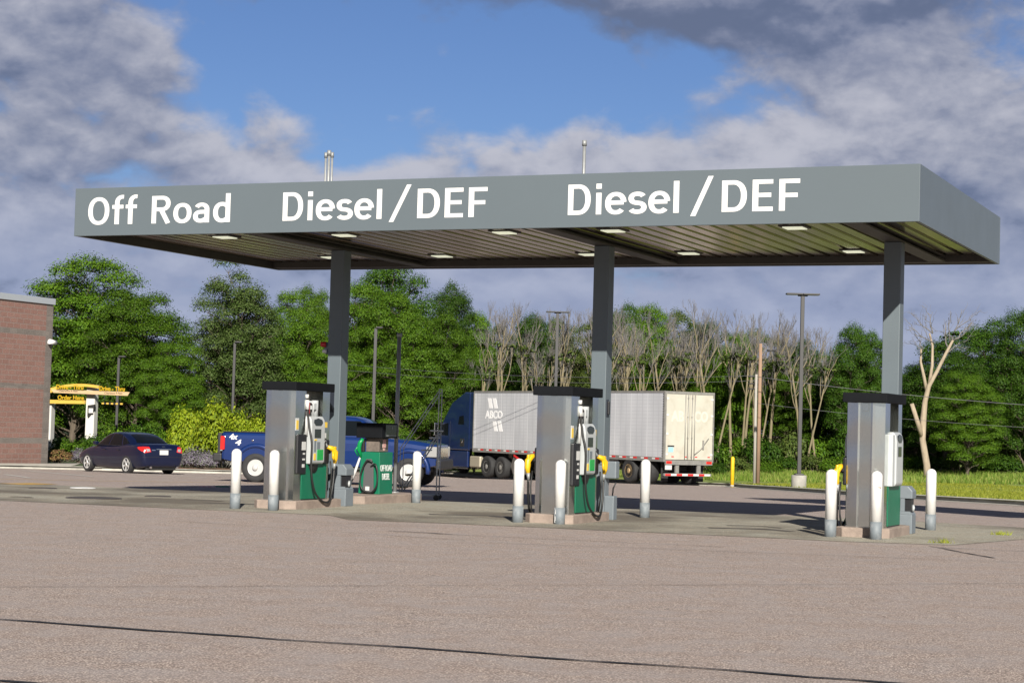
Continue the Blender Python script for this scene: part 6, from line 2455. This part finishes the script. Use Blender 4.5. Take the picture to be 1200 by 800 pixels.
for a, b_, r in (((1115, 399), (1122, 372), 0.05), ((1115, 399), (1138, 378), 0.05), ((1110, 408), (1106, 380), 0.05), ((1107, 414), (1128, 398), 0.035), ((1092, 390), (1086, 366), 0.04), ((1092, 391), (1066, 368), 0.035),
                 ((1094, 402), (1060, 384), 0.035), ((1081, 408), (1072, 392), 0.03), ((1081, 410), (1062, 400), 0.025), ((1112, 402), (1110, 372), 0.035)):
    twig(D2(*a, -.2), D2(*b_, -.2 + rng.normal(0, .3)), r, 2)
mb.build('twigs', M_TWIG, dt)
C, N = crown_points([(np.array(D2(1118, 392)), 0.45), (np.array(D2(1109, 396)), 0.35), (np.array(D2(1128, 397)), 0.35), (np.array(D2(1084, 412)), 0.25)], 260, rng, 0.5, 0.1)
link('crown', leaf_mesh('sprigs', C, N, 0.10, 0.6, M_LF3, rng), dt)

# shrubs ---------------------------------------------------------------
G1 = 'shrubs of the planting bed'
bush_at('gold', 262, 453, 80, 84, 'large golden green shrub behind the pickup tailgate', G1)
bush_at('gold', 222, 462, 82, 58, 'golden green shrub left of the biggest one', G1)
bush_at('gold', 296, 474, 78, 50, 'low golden shrub just above the blue pickup bed', G1)
bush_at('green', 488, 446, 112, 38, 'round bright green shrub above the pickup hood by the rolling ladder', G1)
bush_at('green', 82, 500, 80, 52, 'mixed green shrub at the foot of the block building', G1)
bush_at('red', 70, 524, 77, 40, 'reddish low shrub in front of the building corner', G1)
bush_at('lav', 228, 520, 74.6, 36, 'lavender tuft at the kerb right of the sedan', G1)
bush_at('lav', 243, 524, 74.2, 26, 'smaller lavender tuft left of the pickup bumper', G1)
bush_at('lav', 94, 522, 78, 26, 'lavender tuft between the building shrub and the sedan nose', G1)
bush_at('lav', 212, 526, 75, 26, 'lavender tuft partly hidden by the sedan boot', G1)
for i, (px, yt, w_) in enumerate(((112, 496, 52), (140, 484, 60), (172, 478, 60), (200, 490, 56), (240, 488, 60), (322, 480, 60), (352, 470, 60), (380, 476, 60), (412, 470, 60), (440, 478, 60), (466, 490, 50))):
    bush_at(('dark', 'green')[i % 2], px, yt, 86 + (i * 3) % 7, w_, 'leafy green bush in the row under the trees behind the parked vehicles', 'bushes under the trees behind the vehicles')
for i, (px, yt, w_) in enumerate(((842, 536, 36), (866, 530, 40), (900, 532, 40), (925, 528, 40), (955, 526, 44), (982, 522, 44), (1010, 524, 44), (1040, 522, 44), (1066, 524, 40), (1094, 526, 44), (1122, 524, 48), (1152, 526, 50), (1180, 524, 50), (1208, 520, 50), (850, 500, 60), (890, 496, 60), (930, 494, 60), (970, 490, 64), (1000, 488, 64), (1050, 486, 64), (1090, 488, 64), (1130, 486, 64), (1170, 484, 64), (1205, 482, 64), (830, 505, 50), (560, 515, 40), (600, 500, 50), (660, 490, 50), (720, 492, 50), (770, 500, 50), (815, 510, 44))):
    D = (97 + (i * 3) % 5 if yt > 515 else 103 + i % 3) if px > 825 else 108
    bush_at(('dark', 'olive', 'green')[i % 3], px, yt, D, w_, 'leafy bush in the undergrowth at the foot of the wood', 'undergrowth bushes at the foot of the wood')

# grass ---------------------------------------------------------------
def grass(name, region, k, hmin, hmax, m, rng, zf, lean=0.35, wd=0.02):
    pts = []
    while len(pts) < k:
        x, y = region(rng)
        pts.append((x, y, zf(x, y)))
    Pn = np.array(pts)
    k = len(Pn)
    a = rng.uniform(0, 2 * PI, k)
    h = rng.uniform(hmin, hmax, k)
    ln = rng.normal(0, lean, (k, 2)) * h[:, None]
    V = np.empty((k, 3, 3))
    dx = np.stack([np.cos(a), np.sin(a), np.zeros(k)], 1) * wd
    V[:, 0] = Pn - dx
    V[:, 1] = Pn + dx
    V[:, 2] = Pn + np.stack([ln[:, 0], ln[:, 1], h], 1)
    me = bpy.data.meshes.new(name)
    me.vertices.add(3 * k)
    me.vertices.foreach_set('co', V.reshape(-1).astype(np.float32))
    me.loops.add(3 * k)
    me.loops.foreach_set('vertex_index', np.arange(3 * k, dtype=np.int32))
    me.polygons.add(k)
    me.polygons.foreach_set('loop_start', np.arange(0, 3 * k, 3, dtype=np.int32))
    me.polygons.foreach_set('loop_total', np.full(k, 3, dtype=np.int32))
    me.update()
    me.materials.append(m)
    o = link(name, me)
    return tag(o, None, None, None, 'stuff')


M_GR1 = leaf_mat('grass_mown', (0.15, 0.19, 0.018), (0.23, 0.26, 0.028), (0.33, 0.33, 0.06), 0.3)
M_GR2 = leaf_mat('grass_tall', (0.075, 0.135, 0.018), (0.12, 0.19, 0.025), (0.24, 0.25, 0.07), 0.3)


def reg_mown(rng):
    t = rng.uniform(0, 1) ** 0.8
    i = rng.integers(0, 5)
    a, b_ = RK[i], RK[i + 1]
    f = rng.uniform(0, 1)
    x, y = a[0] + (b_[0] - a[0]) * f, a[1] + (b_[1] - a[1]) * f
    return x + 0.2 + t * 13, y + t * 9 + 0.1


def reg_tall(rng):
    return rng.uniform(2, 30), rng.uniform(86, 101) + 0


grg = np.random.default_rng(5)
o = grass('mown_grass', reg_mown, 52000, 0.03, 0.09, M_GR1, grg, lambda x, y: zlawn(x, y), wd=0.018)
tag(o, 'short yellow green grass of the verge along the right kerb', 'grass')


def far_ok(rng):
    while True:
        x, y = reg_tall(rng)
        d, _ = near_on(RK, x, y)
        if d > 4.5 and x > 8.5 - (y - 84) * 0.55:
            return x, y


o = grass('tall_grass', far_ok, 24000, 0.10, 0.34, M_GR2, grg, lambda x, y: zlawn(x, y), wd=0.03)
tag(o, 'unmown grass at the foot of the wood beyond the mown verge', 'grass')
# weeds in the pad joints near the right pump
for (u, v, lab) in ((-5.55, 29.0, 'green weed tuft in the pad edge by the right front bollard'), (-5.2, 32.3, 'green weed tuft at the pad edge right of the last bollard'), (-4.6, 32.6, 'green weed tuft farthest right on the pad edge')):
    c = S(u, v)
    rg = np.random.default_rng(int(abs(u) * 100))
    me_o = grass('weed_tuft', lambda r: (r.normal(0, 0.09), r.normal(0, 0.04)), 60, 0.03, 0.10, M_GR1, rg, lambda x, y: 0.0, 0.6, 0.008)
    me_o.location = (c.x, c.y, gz(c.y) + 0.005)
    del me_o['kind']
    tag(me_o, lab, 'weed', 'weeds in the pad joints')
